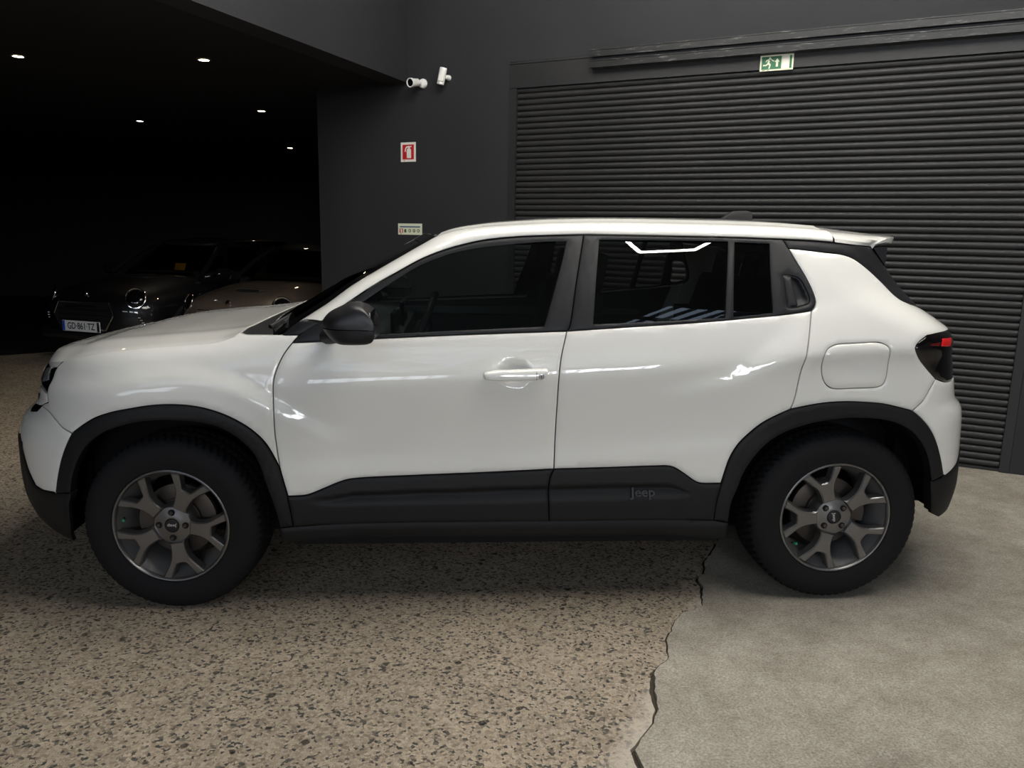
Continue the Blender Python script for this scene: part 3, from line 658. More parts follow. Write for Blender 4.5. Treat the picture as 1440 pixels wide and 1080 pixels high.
# wheel-arch mouldings
arch_f = chain(K('seam_fd3', True), K('seam_fd2', True), K('archf'), K('archf2'), dens([P['archf2'][-1], P['archf_in'][-2]], .012), K('archf_in', True)[1:], dens([P['archf_in'][0], P['seam_fd3'][-1]], .01))
panel('arch_trim', arch_f, side(.008), M['plastic'], car, roll=.004, depth=.05, agrid=XG, step=.016)
arch_r = chain(K('archr0'), K('archr'), K('archr2'), K('archr3'), dens([P['archr3'][-1], P['archr_in'][-2]], .012), K('archr_in', True)[1:], dens([P['archr_in'][0], P['archr0'][0]], .01))
panel('arch_trim', arch_r, side(.008), M['plastic'], car, roll=.004, depth=.05, agrid=XG, step=.016)
# door claddings: upper ridge, hollow, lower crease
def clad_off(top, ridge, groove, x_in, x_out):
    tx, tz = np.array(top).T; o = np.argsort(tx); tx, tz = tx[o], tz[o]
    rx, rz = np.array(ridge).T; gx, gz = np.array(groove).T
    def f(a, b):
        t = np.interp(a, tx, tz); r = np.minimum(np.interp(a, rx, rz), t - .008); g = np.interp(a, gx, gz)
        k = sstep(x_in[0], x_in[1], a)
        hollow = np.where(b > r, .013 - .006 * np.clip((b - r) / np.maximum(t - r, .01), 0, 1),
                 np.where(b > g, 0, .016))
        u = np.clip((b - g) / np.maximum(r - g, .004), 0, 1)
        mid = np.where(u > .72, .013 - .017 * (1 - u) / .28, -.004 + .020 * (1 - u / .72))
        hollow = np.where((b <= r) & (b > g), mid, hollow)
        return .010 * (1 - k) + hollow * k
    return f
clad_front = chain(K('clad_f'), K('seam_b2'), dens(P['sill_top'][4:0:-1], .016), K('seam_fd3', True))
panel('door_cladding', clad_front, side(clad_off(K('clad_f'), P['c_ridge_f'], P['c_groove_f'], (.50, .66), 0)), M['plastic'], car, step=.009)
clad_rear = chain(K('clad_r'), K('archr0', True), dens(P['sill_top'][6:3:-1], .016), K('seam_b2', True))
panel('door_cladding', clad_rear, side(clad_off(K('clad_r'), P['c_ridge_r'], P['c_groove_r'], (1.985, 1.90), 0)), M['plastic'], car, step=.009)
sill = chain(dens(P['sill_top'], .02), dens([P['sill_top'][-1], P['sill_bot'][-1]], .02), dens(P['sill_bot'][::-1], .02), dens([P['sill_bot'][0], P['sill_top'][0]], .02))
panel('sill_trim', sill, side(.010), M['plastic'], car, depth=.12, roll=.006, rollw=.01)

# ---- greenhouse: black trims, panes, pillars
glass_f = cr(P['glass_f'][:1], 1) if False else dens(P['glass_f'] + P['glass_f'][:1], .02)[:-1]
def loopc(name, corners):
    "closed outline: smooth runs between the given corner indices"
    q = P[name]; n = len(q); out = []
    for i, a in enumerate(corners):
        b = corners[(i + 1) % len(corners)]; idx = [(a + j) % n for j in range(((b - a) % n) + 1)]
        out.append(cr([q[j] for j in idx], .016))
    return chain(*out)
gf = loopc('glass_f', [0, 1, 10, 12, 0][:-1]); gr = loopc('glass_r', [0, 2, 4, 6]); gq = loopc('glass_q', [0, 1, 3, 5])
trim_f = chain(cr([P['sail'][0], P['sail'][1], P['sail'][2]], .016)[:1] + dens([P['sail'][0], P['sail'][1], P['sail'][2]], .016)[1:], K('rail_f'), K('bpillar'), K('belt_f', True))
panel('window_frame', trim_f, side(.001), M['satin'], car, holes=[gf], step=.024)
rec = cr(P['recess'], .01, True)
trim_r = chain(K('bpillar', True), K('rail_r'), K('dlo_r2', True), K('dlo_r', True), K('belt_r', True))
panel('window_frame', trim_r, side(.001), M['satin'], car, holes=[gr, gq, rec], step=.024)
inr = lambda q: inset(ccw(q), -.006)
panel('side_window', inr(gf), side(-.010), M['glass'], car, gap=0, step=.06, depth=.004, roll=0)
panel('side_window', inr(gr), side(-.010), M['privacy'], car, gap=0, step=.06, depth=.004, roll=0)
panel('quarter_window', inr(gq), side(-.010), M['privacy'], car, gap=0, step=.06, depth=.004, roll=0)
# hidden rear handle: flap and finger recess in the trailing corner of the rear door frame
def rec_off(a, b):
    return -.004 - .022 * sstep(2.318, 2.345, a) * sstep(0, .018, dist_poly(np.ravel(a), np.ravel(b), rec).reshape(np.shape(a)))
rp = panel('handle_recess', inset(ccw(rec), -.003), side(rec_off), M['satin'], car, gap=0, step=.008, mirror=False)
fp = panel('handle_flap', [P['flap_h'][i] for i in (0, 1, 2, 3, 4)] and dens([P['flap_h'][0], P['flap_h'][1], P['flap_h'][2], P['flap_h'][3], P['flap_h'][4], P['flap_h'][5], P['flap_h'][0]], .01)[:-1], side(.002), M['satin'], car, gap=.001, step=.012, mirror=False)
# black triangle between bonnet corner and pillar foot
tri = dens([P['fend_tri'][0], P['fend_tri'][1], P['fend_tri'][2], P['fend_tri'][3], P['fend_tri'][0]], .016)[:-1]
panel('pillar_foot_trim', tri, side(-.002), M['satin'], car)
# side frame: white pillar and roof rail in one strip
up = P['pillar_up']
roof_up = [(1.035, 1.434), (1.1, 1.447), (1.2, 1.460), (1.4, 1.475), (1.6, 1.483), (1.9, 1.485), (2.33, 1.480), (2.515, 1.470)]
up_c = cr(list(up) + roof_up, .03)
low_c = [q for q in zr_pts if q[0] < 2.515] + [(2.515, rail_z(2.515))]
def resamp(q, n, split_q):
    q = np.array(q); s = np.r_[0, np.cumsum(np.hypot(*np.diff(q, axis=0).T))]
    k = np.argmin(np.abs(q[:, 0] - split_q)); t = np.r_[np.linspace(0, s[k], n // 2 + 1), np.linspace(s[k], s[-1], n - n // 2)[1:]]
    return np.stack([np.interp(t, s, q[:, 0]), np.interp(t, s, q[:, 1])], 1)
NU = 100
lo, hi = resamp(low_c, NU, 1.06), resamp(up_c, NU, .985)
def strip_section(l, h, wl, wh):
    "from the window frame (outer) to the roof joint (inner): a crowned bar"
    out = [(l[0], -(wl - .016), l[1] + .002), (l[0], -(wl + .002), l[1] + .003)]
    for t, o in ((.06, .006), (.2, .012), (.38, .016), (.58, .016), (.78, .011), (.93, .004), (1, 0)):
        x = l[0] + (h[0] - l[0]) * t; z = l[1] + (h[1] - l[1]) * t**.85; w = wl + (wh - wl) * t**1.25
        out.append((x, -(w + o * .7), z + o * .55))
    out.append((h[0], -(wh - .004), h[1] - .018)); return out
def strip(lo, hi, sgn):
    vs = []; fs = []
    for l, h in zip(lo, hi):
        wl = float(W(l[0], l[1])); wh = float(W(h[0], min(h[1], 1.43))) - .09 if h[1] < 1.413 else float(W(max(h[0], 1.0), rail_z(max(h[0], 1.05)))) - .095
        vs += strip_section(l, h, wl, wh)
    return vs
vs = strip(lo, hi, 1); wh_arr = np.array([-vs[i * 10 + 8][1] for i in range(NU)])
# even out the roof joint where pillar becomes rail
ker = np.ones(7) / 7; sm = np.convolve(np.pad(wh_arr, 3, mode='edge'), ker, 'valid')
for i in range(NU):
    for j, t in ((5, .3), (6, .55), (7, .85), (8, 1), (9, 1)):
        q = vs[i * 10 + j]; vs[i * 10 + j] = (q[0], q[1] - (sm[i] - wh_arr[i]) * t, q[2])
fs = [(i * 10 + j, (i + 1) * 10 + j, (i + 1) * 10 + j + 1, i * 10 + j + 1) for i in range(NU - 1) for j in range(9)]
raw('side_frame', vs, [f[::-1] for f in fs], M['white'], car); raw('side_frame', [(a, -b, c) for a, b, c in vs], fs, M['white'], car)
hi_w = sm
def roof_edge(x): return float(np.interp(x, hi[:, 0], hi[:, 1])), float(np.interp(x, hi[:, 0], hi_w))
# roof skin
def roof_z(x, y):
    ze, we = roof_edge(x); q = min(1, abs(y) / we)
    c = float(np.interp(x, [.90, 1.03, 1.18, 1.5, 1.9, 2.3, 2.5, 2.75, 3.1], [.006, .014, .018, .024, .028, .031, .034, .034, .03]))
    return ze + c * (1 - q**2.4) + .006 * math.exp(-((q - .86) / .05)**2)
def roof_x(s, q, x0, x1, w): return x0 - .052 * (1 - q * q) + (x1 - x0 + .052 * (1 - q * q)) * s
nx, ny = 60, 41; vs = []; fs = []
for i in range(nx):
    for j in range(ny):
        q = -1 + 2 * j / (ny - 1); q = math.copysign(abs(q)**.75, q); x = roof_x(i / (nx - 1), q, .984, 2.512, .5)
        ze, we = roof_edge(x); y = q * (we - .004); z = roof_z(x, y)
        if i == 0: z -= .007
        if i == 0 or j in (0, ny - 1): z -= .002
        vs.append((x, y, z))
fs = [(i * ny + j, (i + 1) * ny + j, (i + 1) * ny + j + 1, i * ny + j + 1) for i in range(nx - 1) for j in range(ny - 1)]
raw('roof', vs, [f for f in fs], M['white'], car)
# headlining and windscreen header below the skin
raw('headlining', [(a + (.03 if a < 1.1 else 0), b * .985, c - .035) for a, b, c in vs], [f[::-1] for f in fs], M['dark'], car)
# roof spoiler closing the tailgate
xs0 = 2.522
def sp_end(w): return float(np.interp(abs(w), [0, .25, .40, .47, .51], [2.985, 2.965, 2.93, 2.90, 2.870]))
qs_ = [-1 + 2 * j / 26 for j in range(27)]
def sp_row(s_):
    "cross-section of the spoiler at s_ (0 at the roof joint, 1 at the lip), near rail to far rail"
    xl = xs0 + .212 * s_; zl = rail_z(xl); wl = float(W0(xl, zl)) * float(close_in(min(xl, 2.72), 1.40)) + .002
    wl = wl * (1 - .02 * s_)
    def top(q):
        we = .538 + (.505 - .538) * s_; y = q * we; x = xs0 + (sp_end(y) - xs0) * s_
        ze = float(np.interp(x, [2.4, 2.515, 2.75, 2.87, 3.0], [1.477, 1.470, 1.452, 1.443, 1.434])); return x, y, ze + .034 * (1 - abs(q)**2.4) * (1 - .35 * s_)
    sid = []
    U = top(-1)
    for t, o in ((0, 0), (.12, .010), (.32, .016), (.55, .016), (.78, .010)):
        sid.append((xl + (U[0] - xl) * t, -(wl + (-U[1] - wl) * t**1.25 + o * .7), zl + .002 + (U[2] - zl) * t**.85 + o * .5))
    row = [(sid[0][0], sid[0][1] + .016, sid[0][2] - .001)] + sid + [top(q) for q in qs_]
    return row + [(a, -b, c) for a, b, c in row[5::-1]]
ns = 18; rows = [sp_row(i / (ns - 1)) for i in range(ns)]; nc = len(rows[0]); vs = [p_ for r_ in rows for p_ in r_]
fs = [(i * nc + j, (i + 1) * nc + j, (i + 1) * nc + j + 1, i * nc + j + 1) for i in range(ns - 1) for j in range(nc - 1)]
last = rows[-1]; b0 = len(vs)
def lip(j):
    k = min(j, nc - 1 - j); return [0, .001, .004, .010, .015, .019, .022][min(k, 6)]
vs += [(x - .004, y, z - lip(j)) for j, (x, y, z) in enumerate(last)]
vs += [(2.735, y * .97 if abs(y) < .55 else y, 1.394 if abs(y) < .55 else 1.397) for x, y, z in last]
fs += [((ns - 1) * nc + j, b0 + j, b0 + j + 1, (ns - 1) * nc + j + 1) for j in range(nc - 1)] + [(b0 + j, b0 + nc + j, b0 + nc + j + 1, b0 + j + 1) for j in range(nc - 1)]
so = raw('roof_spoiler', vs, fs, M['white'], car)
bm = bmesh.new(); bm.from_mesh(so.data); bmesh.ops.recalc_face_normals(bm, faces=bm.faces[:]); bm.to_mesh(so.data); bm.free(); auto_smooth(so.data, 32)
# black band over the quarter panel running into the tailgate glass
band = chain(K('dlo_r2', True) if False else dens([P['dlo_r'][-1], P['dlo_r2'][-1]], .012), K('rail_q'), dens([P['rail_q'][-1], (2.79, 1.398), (2.84, 1.345), (2.89, 1.28), (2.94, 1.215), (2.955, 1.18)], .012),
             dens([(2.955, 1.18), (2.90, 1.176), P['band_low'][-1]], .012), K('band_low', True))
panel('side_wing_trim', band, side(-.002), M['satin'], car, agrid=XG)
for s in (-1, 1):
    MB().prism([(2.742, 1.402), (2.80, 1.405), (2.80, 1.33)], lambda a, b: (a, s * .60, b), lambda a, b: (a + .03, s * .44, b)).build('spoiler_support', M['satin'], car)
# tail: glass, tailgate skin, bumper face
def rect(a0, a1, b0, b1, st=.03): return dens([(a0, b0), (a1, b0), (a1, b1), (a0, b1), (a0, b0)], st)[:-1]
panel('rear_window', rect(-.47, .47, 1.13, 1.41), rear(-.004), M['gloss'], car, inw=(-1, 0, 0), step=.03, mirror=False)
panel('tailgate', rect(-.46, .46, .80, 1.125), rear(), M['white'], car, inw=(-1, 0, 0), step=.02, mirror=False)
panel('bumper_face', rect(-.60, .60, .60, .795), rear(), M['white'], car, inw=(-1, 0, 0), step=.02, mirror=False)
panel('lower_bumper_trim', rect(-.60, .60, .30, .595), rear(.004), M['plastic'], car, inw=(-1, 0, 0), step=.02, mirror=False)
# tail lamps wrap the corner
lamp_s = chain(K('lamp'), cr([P['lamp'][-1], (2.965, .892), (3.03, .888), (3.11, .885)], .012), dens([(3.11, .885), (3.11, .98), (3.095, 1.06), (3.085, 1.080)], .012), cr([(3.085, 1.080), (2.98, 1.086), (2.90, 1.085), P['lamp'][0]], .012))
panel('tail_lamp', lamp_s, side(-.006), M['lens_dark'], car, agrid=XG, roll=.004)
panel('tail_lamp_glow', dens(P['glow'] + P['glow'][:1], .01)[:-1], side(-.003), M['lens_red'], car, agrid=XG)
panel('tail_lamp_bar', dens(P['glow_dim'] + P['glow_dim'][:1], .01)[:-1], side(-.0035), M['lens_red_dim'], car, agrid=XG)
for s in (-1, 1):
    q = rect(.30, .58, .90, 1.07, .02); q = [(s * a, b) for a, b in q]
    panel('tail_lamp', q, rear(.004), M['lens_dark'], car, inw=(-1, 0, 0), mirror=False)
# ---- bonnet
def bonnet_pt(x, q):
    w = float(W(x, zsh(x))) - .0008
    if x > .2452: w = w
    z = zsh(x) + (.028 + .020 * float(sstep(-.10, -.5, x))) * (1 - abs(q)**5) - .002 * (abs(q) > .999) + .004 * math.exp(-((abs(q) - .78) / .09)**2) * (1 - abs(q)**8)
    return x, w * q, z
xr = [.246]
while xr[-1] > -.70:
    x = xr[-1]; sl = abs(float(W(x - .002, zsh(x - .002)) - W(x + .002, zsh(x + .002)))) / .004; xr.append(x - max(.0025, .03 / math.sqrt(1 + sl * sl)))
vs = []; fs = []; ny = 49
qs = [math.copysign(abs(t)**.7, t) for t in np.linspace(-1, 1, ny)]
for x in xr:
    for q in qs:
        p_ = bonnet_pt(x, q)
        if x > .18:                                                    # the rear corners follow the traced joint
            zz = float(np.interp(x, [.184, .229, .25, .26], [1.0184, 1.0339, 1.0436, 1.0515])); dz = (zz - zsh(x)) * abs(q)**6; p_ = (p_[0], p_[1] * (1 - .02 * (dz > 0) * dz / .02), p_[2] + dz)
        vs.append(p_)
fs = [(i * ny + j, i * ny + j + 1, (i + 1) * ny + j + 1, (i + 1) * ny + j) for i in range(len(xr) - 1) for j in range(ny - 1)]
b = len(vs); rim_hood = list(vs[:ny]); vs += [(vs[j][0] + .001, vs[j][1], vs[j][2] - .006) for j in range(ny)]
fs += [(j, b + j, b + j + 1, j + 1) for j in range(ny - 1)]
for e in (0, ny - 1):                                                  # turned-down side edges
    b = len(vs); vs += [(vs[i * ny + e][0], vs[i * ny + e][1] * .997, vs[i * ny + e][2] - .034) for i in range(len(xr))]
    fs += [(i * ny + e, (i + 1) * ny + e, b + i + 1, b + i) for i in range(len(xr) - 1)]
bo = raw('bonnet', vs, fs, M['white'], car)
bm = bmesh.new(); bm.from_mesh(bo.data); bmesh.ops.recalc_face_normals(bm, faces=bm.faces[:]); bm.to_mesh(bo.data); bm.free(); auto_smooth(bo.data, 40)
# scuttle: black tray between bonnet and windscreen, with the two wipers
sv_ = [(x + .004, y, z - .004) for x, y, z in rim_hood] + [(x + .07, y * 1.03, z - .012) for x, y, z in rim_hood] + [(.40, y * 1.05, 1.030) for x, y, z in rim_hood] + [(.64, y * 1.05, 1.034) for x, y, z in rim_hood]
MB().add(sv_, [(i * ny + j, i * ny + j + 1, (i + 1) * ny + j + 1, (i + 1) * ny + j) for i in range(3) for j in range(ny - 1)]).build('scuttle', M['plastic'], car, True)
def ws_pt(t, q):
    "windscreen: t from the foot to the header, q across"
    zs = [1.03, 1.0913, 1.1564, 1.2272, 1.2814, 1.3295, 1.3769, 1.4121]; xs_ = [.375] + [u[0] for u in up]
    z = 1.03 + t * (1.414 - 1.03); x = float(np.interp(z, zs, xs_)); w = float(W(x, z)) - .087
    bow = .135 - .075 * t
    return x - bow * (1 - q * q), w * q, z + .012 * (1 - q * q) * t
vs = []; fs = []
for i in range(25):
    for j in range(31): vs.append(ws_pt(i / 24, -1 + j / 15))
fs = [(i * 31 + j, i * 31 + j + 1, (i + 1) * 31 + j + 1, (i + 1) * 31 + j) for i in range(24) for j in range(30)]
ws = raw('windscreen', vs, fs, M['glass'], car)
# black printed border of the windscreen
bd = MB()
def wsb(t, q): x, y, z = ws_pt(t, q); return (x - .0025, y, z + .001)
for q0, q1 in ((-1, -.86), (.86, 1)):
    for i in range(24): bd.add([wsb(i / 24, q0), wsb(i / 24, q1), wsb((i + 1) / 24, q1), wsb((i + 1) / 24, q0)], [(0, 1, 2, 3)])
for t0, t1 in ((0, .16), (.93, 1)):
    for j in range(30): bd.add([wsb(t0, -1 + j / 15), wsb(t0, -1 + (j + 1) / 15), wsb(t1, -1 + (j + 1) / 15), wsb(t1, -1 + j / 15)], [(0, 1, 2, 3)])
bd.build('windscreen_border', M['gloss'], ws, fix=False)
for y0, y1, x0 in ((-.60, .02, .30), (.10, .62, .27)):
    wm = MB().tube([(x0 + .02, y0 + .06, 1.045), (x0 + .07, y0 + .12, 1.075), (x0 + .075, (y0 + y1) / 2, 1.085), (x0 + .06, y1, 1.08)], [.012, .011, .008, .006], 8)
    wp_ = wm.build('wiper', M['plastic'], car, True)
    MB().tube([(x0 + .09, y0 - .02, 1.075), (x0 + .075, (y0 + y1) / 2, 1.076), (x0 + .055, y1 + .06, 1.076)], .007, 6).build('wiper_blade', M['seal'], wp_, True)
# ---- nose
panel('grille_panel', rect(-.40, .40, .755, .87, .02), front(-.004), M['gloss'], car, inw=(1, 0, 0), mirror=False)
for k in range(7):
    y = -.33 + k * .11
    f_ = panel('grille_slot', rect(y - .036, y + .036, .775, .85, .02), front(.004), M['white'], car, holes=[rect(y - .026, y + .026, .785, .84, .02)], inw=(1, 0, 0), mirror=False, step=.012)
panel('bumper_face', rect(-.56, .56, .60, .752), front(), M['white'], car, inw=(1, 0, 0), mirror=False)
panel('lower_bumper_trim', rect(-.62, .62, .27, .597), front(.006), M['plastic'], car, inw=(1, 0, 0), mirror=False)
hl = chain(front_edge[3:], dens([(-.4366, .9205), (-.468, .897), (-.52, .880), (-.57, .866), (-.60, .855)], .01), dens([(-.60, .865), (-.605, .84), (-.60, .815), (-.55, .813), front_edge[3]], .01))
panel('headlamp', hl, side(-.004), M['lens_dark'], car, agrid=XG)
panel('headlamp_glass', chain(dens([(-.495, .845), (-.52, .885), (-.585, .868), (-.60, .835), (-.55, .825), (-.495, .845)], .01)), side(-.001), M['lens_clear'], car, agrid=XG)
for s in (-1, 1):
    panel('headlamp', [(s * a, b) for a, b in rect(.42, .60, .815, .868, .02)], front(-.002), M['lens_dark'], car, inw=(1, 0, 0), mirror=False)
fl_ = chain(dens([(-.515, .752), (-.60, .735), (-.648, .72), (-.655, .70), (-.63, .695), (-.56, .715), (-.515, .752)], .01))
panel('fog_lamp', fl_, side(.003), M['lens_dark'], car, agrid=XG)
# black carriers behind the joints of nose and tail
panel('nose_carrier', rect(-.66, .66, .30, .88, .04), front(-.022), M['dark'], car, inw=(1, 0, 0), mirror=False, step=.04)
panel('tail_carrier', rect(-.66, .66, .34, 1.36, .04), rear(-.024), M['dark'], car, inw=(-1, 0, 0), mirror=False, step=.04)
# ---- antenna fin on the roof
fin = MB()
fx = 2.278
prof = [(0, 0), (.03, .016), (.055, .034), (.078, .046), (.14, .049), (.156, .046), (.163, .036), (.160, 0)]
for i in range(len(prof) - 1):
    pass
vs = []; fs = []
for k, w in enumerate((-1, -.75, 0, .75, 1)):
    for (a, h) in prof: vs.append((fx + a + (.0 if abs(w) < .9 else .004), -.02 + .028 * w * (1 - .55 * h / .06), 1.508 + h * (1 if abs(w) < .8 else .9)))
n = len(prof)
for k in range(4): fs += [(k * n + i, k * n + i + 1, (k + 1) * n + i + 1, (k + 1) * n + i) for i in range(n - 1)]
fs += [tuple(range(n)), tuple(range(4 * n, 5 * n))[::-1]]
MB().add(vs, fs).build('antenna_fin', M['plastic'], car, True)

# ---- door handle with lock
hq = cr(P['handle'], .008, True); hin = inset(ccw(hq), .004)
hc = np.array(hq).mean(0)
vs = []; fs = []; n = len(hq); hq = ccw(hq)
for sc_, o in ((1, .004), (1, .020), (.93, .030), (.80, .034), (.5, .036), (.12, .036)):
    for a, b in hq:
        x = hc[0] + (a - hc[0]) * (1 - (1 - sc_) * .35); z = hc[1] + (b - hc[1]) * sc_; vs.append((x, -float(W(x, z)) - o, z))
for k in range(5): fs += [(k * n + i, k * n + (i + 1) % n, (k + 1) * n + (i + 1) % n, (k + 1) * n + i) for i in range(n)]
fs += [tuple(range(5 * n, 6 * n))]
dh = MB().add(vs, fs).build('door_handle', M['white'], car, True)
lx, lz = P['lock'][0]; lz -= .006
lk = MB().lathe([(.0005, -.004), (.0085, -.004), (.0085, -.002), (.0105, -.002), (.0115, .004)], 20, 'y', (lx, -float(W(lx, lz)) - .036, lz)); lk.build('lock_cylinder', M['chrome'], dh, True)
MB().box((lx, -float(W(lx, lz)) - .0412, lz), (.0018, .002, .009)).build('key_slot', M['ink'], dh)
jx, jz = P['joint'][0]; MB().box((jx, -float(W(jx, jz)) - .0353, jz - .004), (.0014, .004, .030)).build('handle_joint', M['seal'], dh)
# ---- embossed name on the rear cladding
fo = clad_off(K('clad_r'), P['c_ridge_r'], P['c_groove_r'], (1.985, 1.90), 0)
a_ = 1.80; y1 = float(W(a_, .452)) + float(fo(np.array([a_]), np.array([.452]))[0]); y0 = float(W(a_, .448)) + float(fo(np.array([a_]), np.array([.448]))[0])
tilt = math.atan2(y0 - y1, .004)
jm = Matrix.Translation((P['jeep'][0][0], -(y1 + y0) / 2 - .0015, P['jeep'][0][1])) @ Matrix.Rotation(-tilt, 4, 'X') @ FACE_SIDE
text('lettering', 'Jeep', .050, .0012, jm, M['ink'], car, .0012, 1.1)
me_ = text('lettering', 'Jeep', .050, .0018, jm, M['name_fill'], car, -.0006, 1.1)

# ---- mirror on the near door (the far one is its mirror image)
mir_up = cr([(.601, 1.108), (.602, 1.126), (.623, 1.153), (.663, 1.175), (.699, 1.190), (.732, 1.188), (.751, 1.171), (.765, 1.138), (.768, 1.106)], .012)
mir_lo = cr([(.768, 1.102), (.768, 1.061), (.764, 1.053), (.753, 1.049), (.681, 1.046), (.648, 1.051), (.617, 1.080), (.601, 1.104)], .012)
def shell(poly, cx, cz, secs_):
    vs = []; n = len(poly)
    for y, k, sh in secs_:
        for a, b in poly: vs.append((cx + (a - cx) * k + sh, y, cz + (b - cz) * k))
    fs = [(i * n + j, i * n + (j + 1) % n, (i + 1) * n + (j + 1) % n, (i + 1) * n + j) for i in range(len(secs_) - 1) for j in range(n)]
    return vs, fs + [tuple(range(n)), tuple(range((len(secs_) - 1) * n, len(secs_) * n))]
MS = [(-.905, .78, .03), (-.915, .88, .018), (-.945, .97, .004), (-.985, 1.0, 0), (-1.02, .985, .002), (-1.05, .94, .008), (-1.072, .86, .018), (-1.087, .74, .032), (-1.094, .55, .05), (-1.096, .2, .07)]
for s in (-1, 1):
    def flip(vs): return [(a, b if s < 0 else -b, c) for a, b, c in vs]
    vs, fs = shell(mir_up, .70, 1.106, MS); mo = MB().add(flip(vs), fs).build('side_mirror', M['mirror_shell'], car, True)
    vs, fs = shell(mir_lo, .70, 1.1035, MS); MB().add(flip(vs), fs).build('mirror_base', M['satin'], mo, True)
    MB().box((.771, s * -1.0, 1.113), (.006, .155, .098), bev=.002).build('mirror_glass', M['chrome'], mo)
    MB().tube([(.612, s * -1.030, 1.1045), (.64, s * -1.0545, 1.1045), (.69, s * -1.066, 1.1045), (.75, s * -1.062, 1.1045)], .0032, 8).build('turn_indicator', M['steel'], mo, True)
    MB().tube([(.58, s * -.79, 1.045), (.60, s * -.86, 1.052), (.64, s * -.92, 1.062)], [.030, .027, .024], 12).build('mirror_arm', M['plastic'], mo, True)
# ---- hidden structure of the body: liners, floor, door cards
def arch_liner(cx):
    for s in (-1, 1):
        b = MB(); pr = []
        for k in range(33):
            a0, a1 = (3, 195) if cx < 1 else (-1, 177); a = math.radians(a0 + (a1 - a0) * k / 32); pr.append((cx + .448 * math.cos(a), .355 + .430 * math.sin(a)))
        yo = [max(.60, min(.85, float(W(a, max(c, .28))) - .02)) for a, c in pr]
        vs = [(a, s * y, c) for (a, c), y in zip(pr, yo)] + [(cx + (a - cx) * 1.02, s * (y - .05), .355 + (c - .355) * 1.0) for (a, c), y in zip(pr, yo)] + [(cx + (a - cx) * 1.03, s * .52, c) for a, c in pr]
        n = len(pr); fs = [(k, k + 1, n + k + 1, n + k) for k in range(n - 1)] + [(n + k, n + k + 1, 2 * n + k + 1, 2 * n + k) for k in range(n - 1)]
        fs += [tuple(range(2 * n, 3 * n))]
        # pleats moulded into the liner
        b.add(vs, fs)
        b.build('wheel_arch_liner', M['dark'], car, True)
arch_liner(.0); arch_liner(2.565)
ch = MB()
ch.box((1.28, 0, .30), (1.66, 1.60, .13)); ch.box((1.28, 0, .55), (3.7, 1.02, .42)); ch.box((-.50, 0, .55), (.18, 1.10, .45)); ch.box((3.03, 0, .55), (.20, 1.2, .45))
ch.box((1.28, 0, .24), (3.4, 1.0, .12)); ch.box((.20, 0, .86), (.62, 1.30, .22)); ch.box((2.62, 0, .90), (.60, 1.50, .30))
ch.build('chassis', M['dark'], car)
for s in (-1, 1):
    pts_ = [(.47, .39), (2.02, .39)] + [(x, float(belt_z(x)) - .004) for x in np.linspace(2.3, .50, 14)]
    MB().prism(pts_, lambda a, c: (a, s * (float(W0(a, c)) - .026), c), lambda a, c: (a, s * (float(W0(a, c)) - .075), c)).build('door_card', M['interior'], car)
    MB().box((1.37, s * .765, 1.0), (1.5, .07, .05), bev=.01).build('armrest', M['dash'], car)
    b = MB(); b.prism([(1.46, 1.05), (1.57, 1.05), (1.60, 1.40), (1.51, 1.40)], lambda a, c: (a, s * (float(W(a, c)) - .035), c), lambda a, c: (a, s * (float(W(a, c)) - .075), c)); b.build('pillar_trim', M['interior'], car)
# ---- cabin
da = MB()
da.prism([(.42, .80), (.40, 1.02), (.55, 1.045), (.74, 1.035), (.83, 1.0), (.84, .80)], lambda a, b: (a, -.74, b), lambda a, b: (a, .74, b)); da.build('dashboard', M['dash'], car, True)
MB().box((.80, -.37, 1.06), (.02, .28, .09), bev=.01).build('instrument_display', M['screen'], car)
MB().box((.81, .02, 1.06), (.02, .27, .12), bev=.008).build('centre_display', M['screen'], car)
sw = MB(); R_ = Matrix.Rotation(math.radians(-68), 3, 'Y'); cc_ = V((.90, -.37, 1.0))
sw.tube([cc_ + R_ @ V((.185 * math.cos(t), .185 * math.sin(t), 0)) for t in np.linspace(0, 2 * math.pi, 41)[:-1]], .016, 10, True)
swo = sw.build('steering_wheel', M['dash'], car, True)
hb = MB(); hb.lathe([(.001, .03), (.05, .028), (.07, .01), (.07, -.03), (.001, -.05)], 24, 'z')
for a in (0, 180, 270):
    t = math.radians(a + 90); hb.box((.115 * math.cos(t), .115 * math.sin(t), 0), (.035 if a == 270 else .14, .14 if a == 270 else .035, .02), bev=.006)
hb.v = [tuple(cc_ + R_ @ V(q)) for q in hb.v]; hb.build('wheel_hub', M['dash'], swo, True)
def seat(x, y, w=.50):
    b = MB(); b.box((x, y, .62), (.50, w, .16), bev=.05); s_ = b.build('seat', M['interior'], car, True)
    MB().box((x + .31, y, .92), (.13, w * .92, .62), Matrix.Rotation(math.radians(14), 3, 'Y'), .05).build('backrest', M['interior'], s_, True)
    MB().box((x + .41, y, 1.28), (.09, .26, .17), Matrix.Rotation(math.radians(10), 3, 'Y'), .035).build('headrest', M['interior'], s_, True)
    for d in (-.05, .05): MB().tube([(x + .385, y + d, 1.16), (x + .40, y + d, 1.24)], .006, 6).build('headrest_post', M['steel'], s_)
seat(1.22, -.37); seat(1.22, .37)
b = MB(); b.box((2.06, 0, .62), (.46, 1.30, .18), bev=.05); rb = b.build('rear_bench', M['interior'], car, True)
MB().box((2.40, 0, .95), (.14, 1.30, .60), Matrix.Rotation(math.radians(18), 3, 'Y'), .05).build('backrest', M['interior'], rb, True)
for y in (-.42, 0, .42): MB().box((2.50, y, 1.29), (.08, .24, .13), Matrix.Rotation(math.radians(12), 3, 'Y'), .03).build('headrest', M['interior'], rb, True)
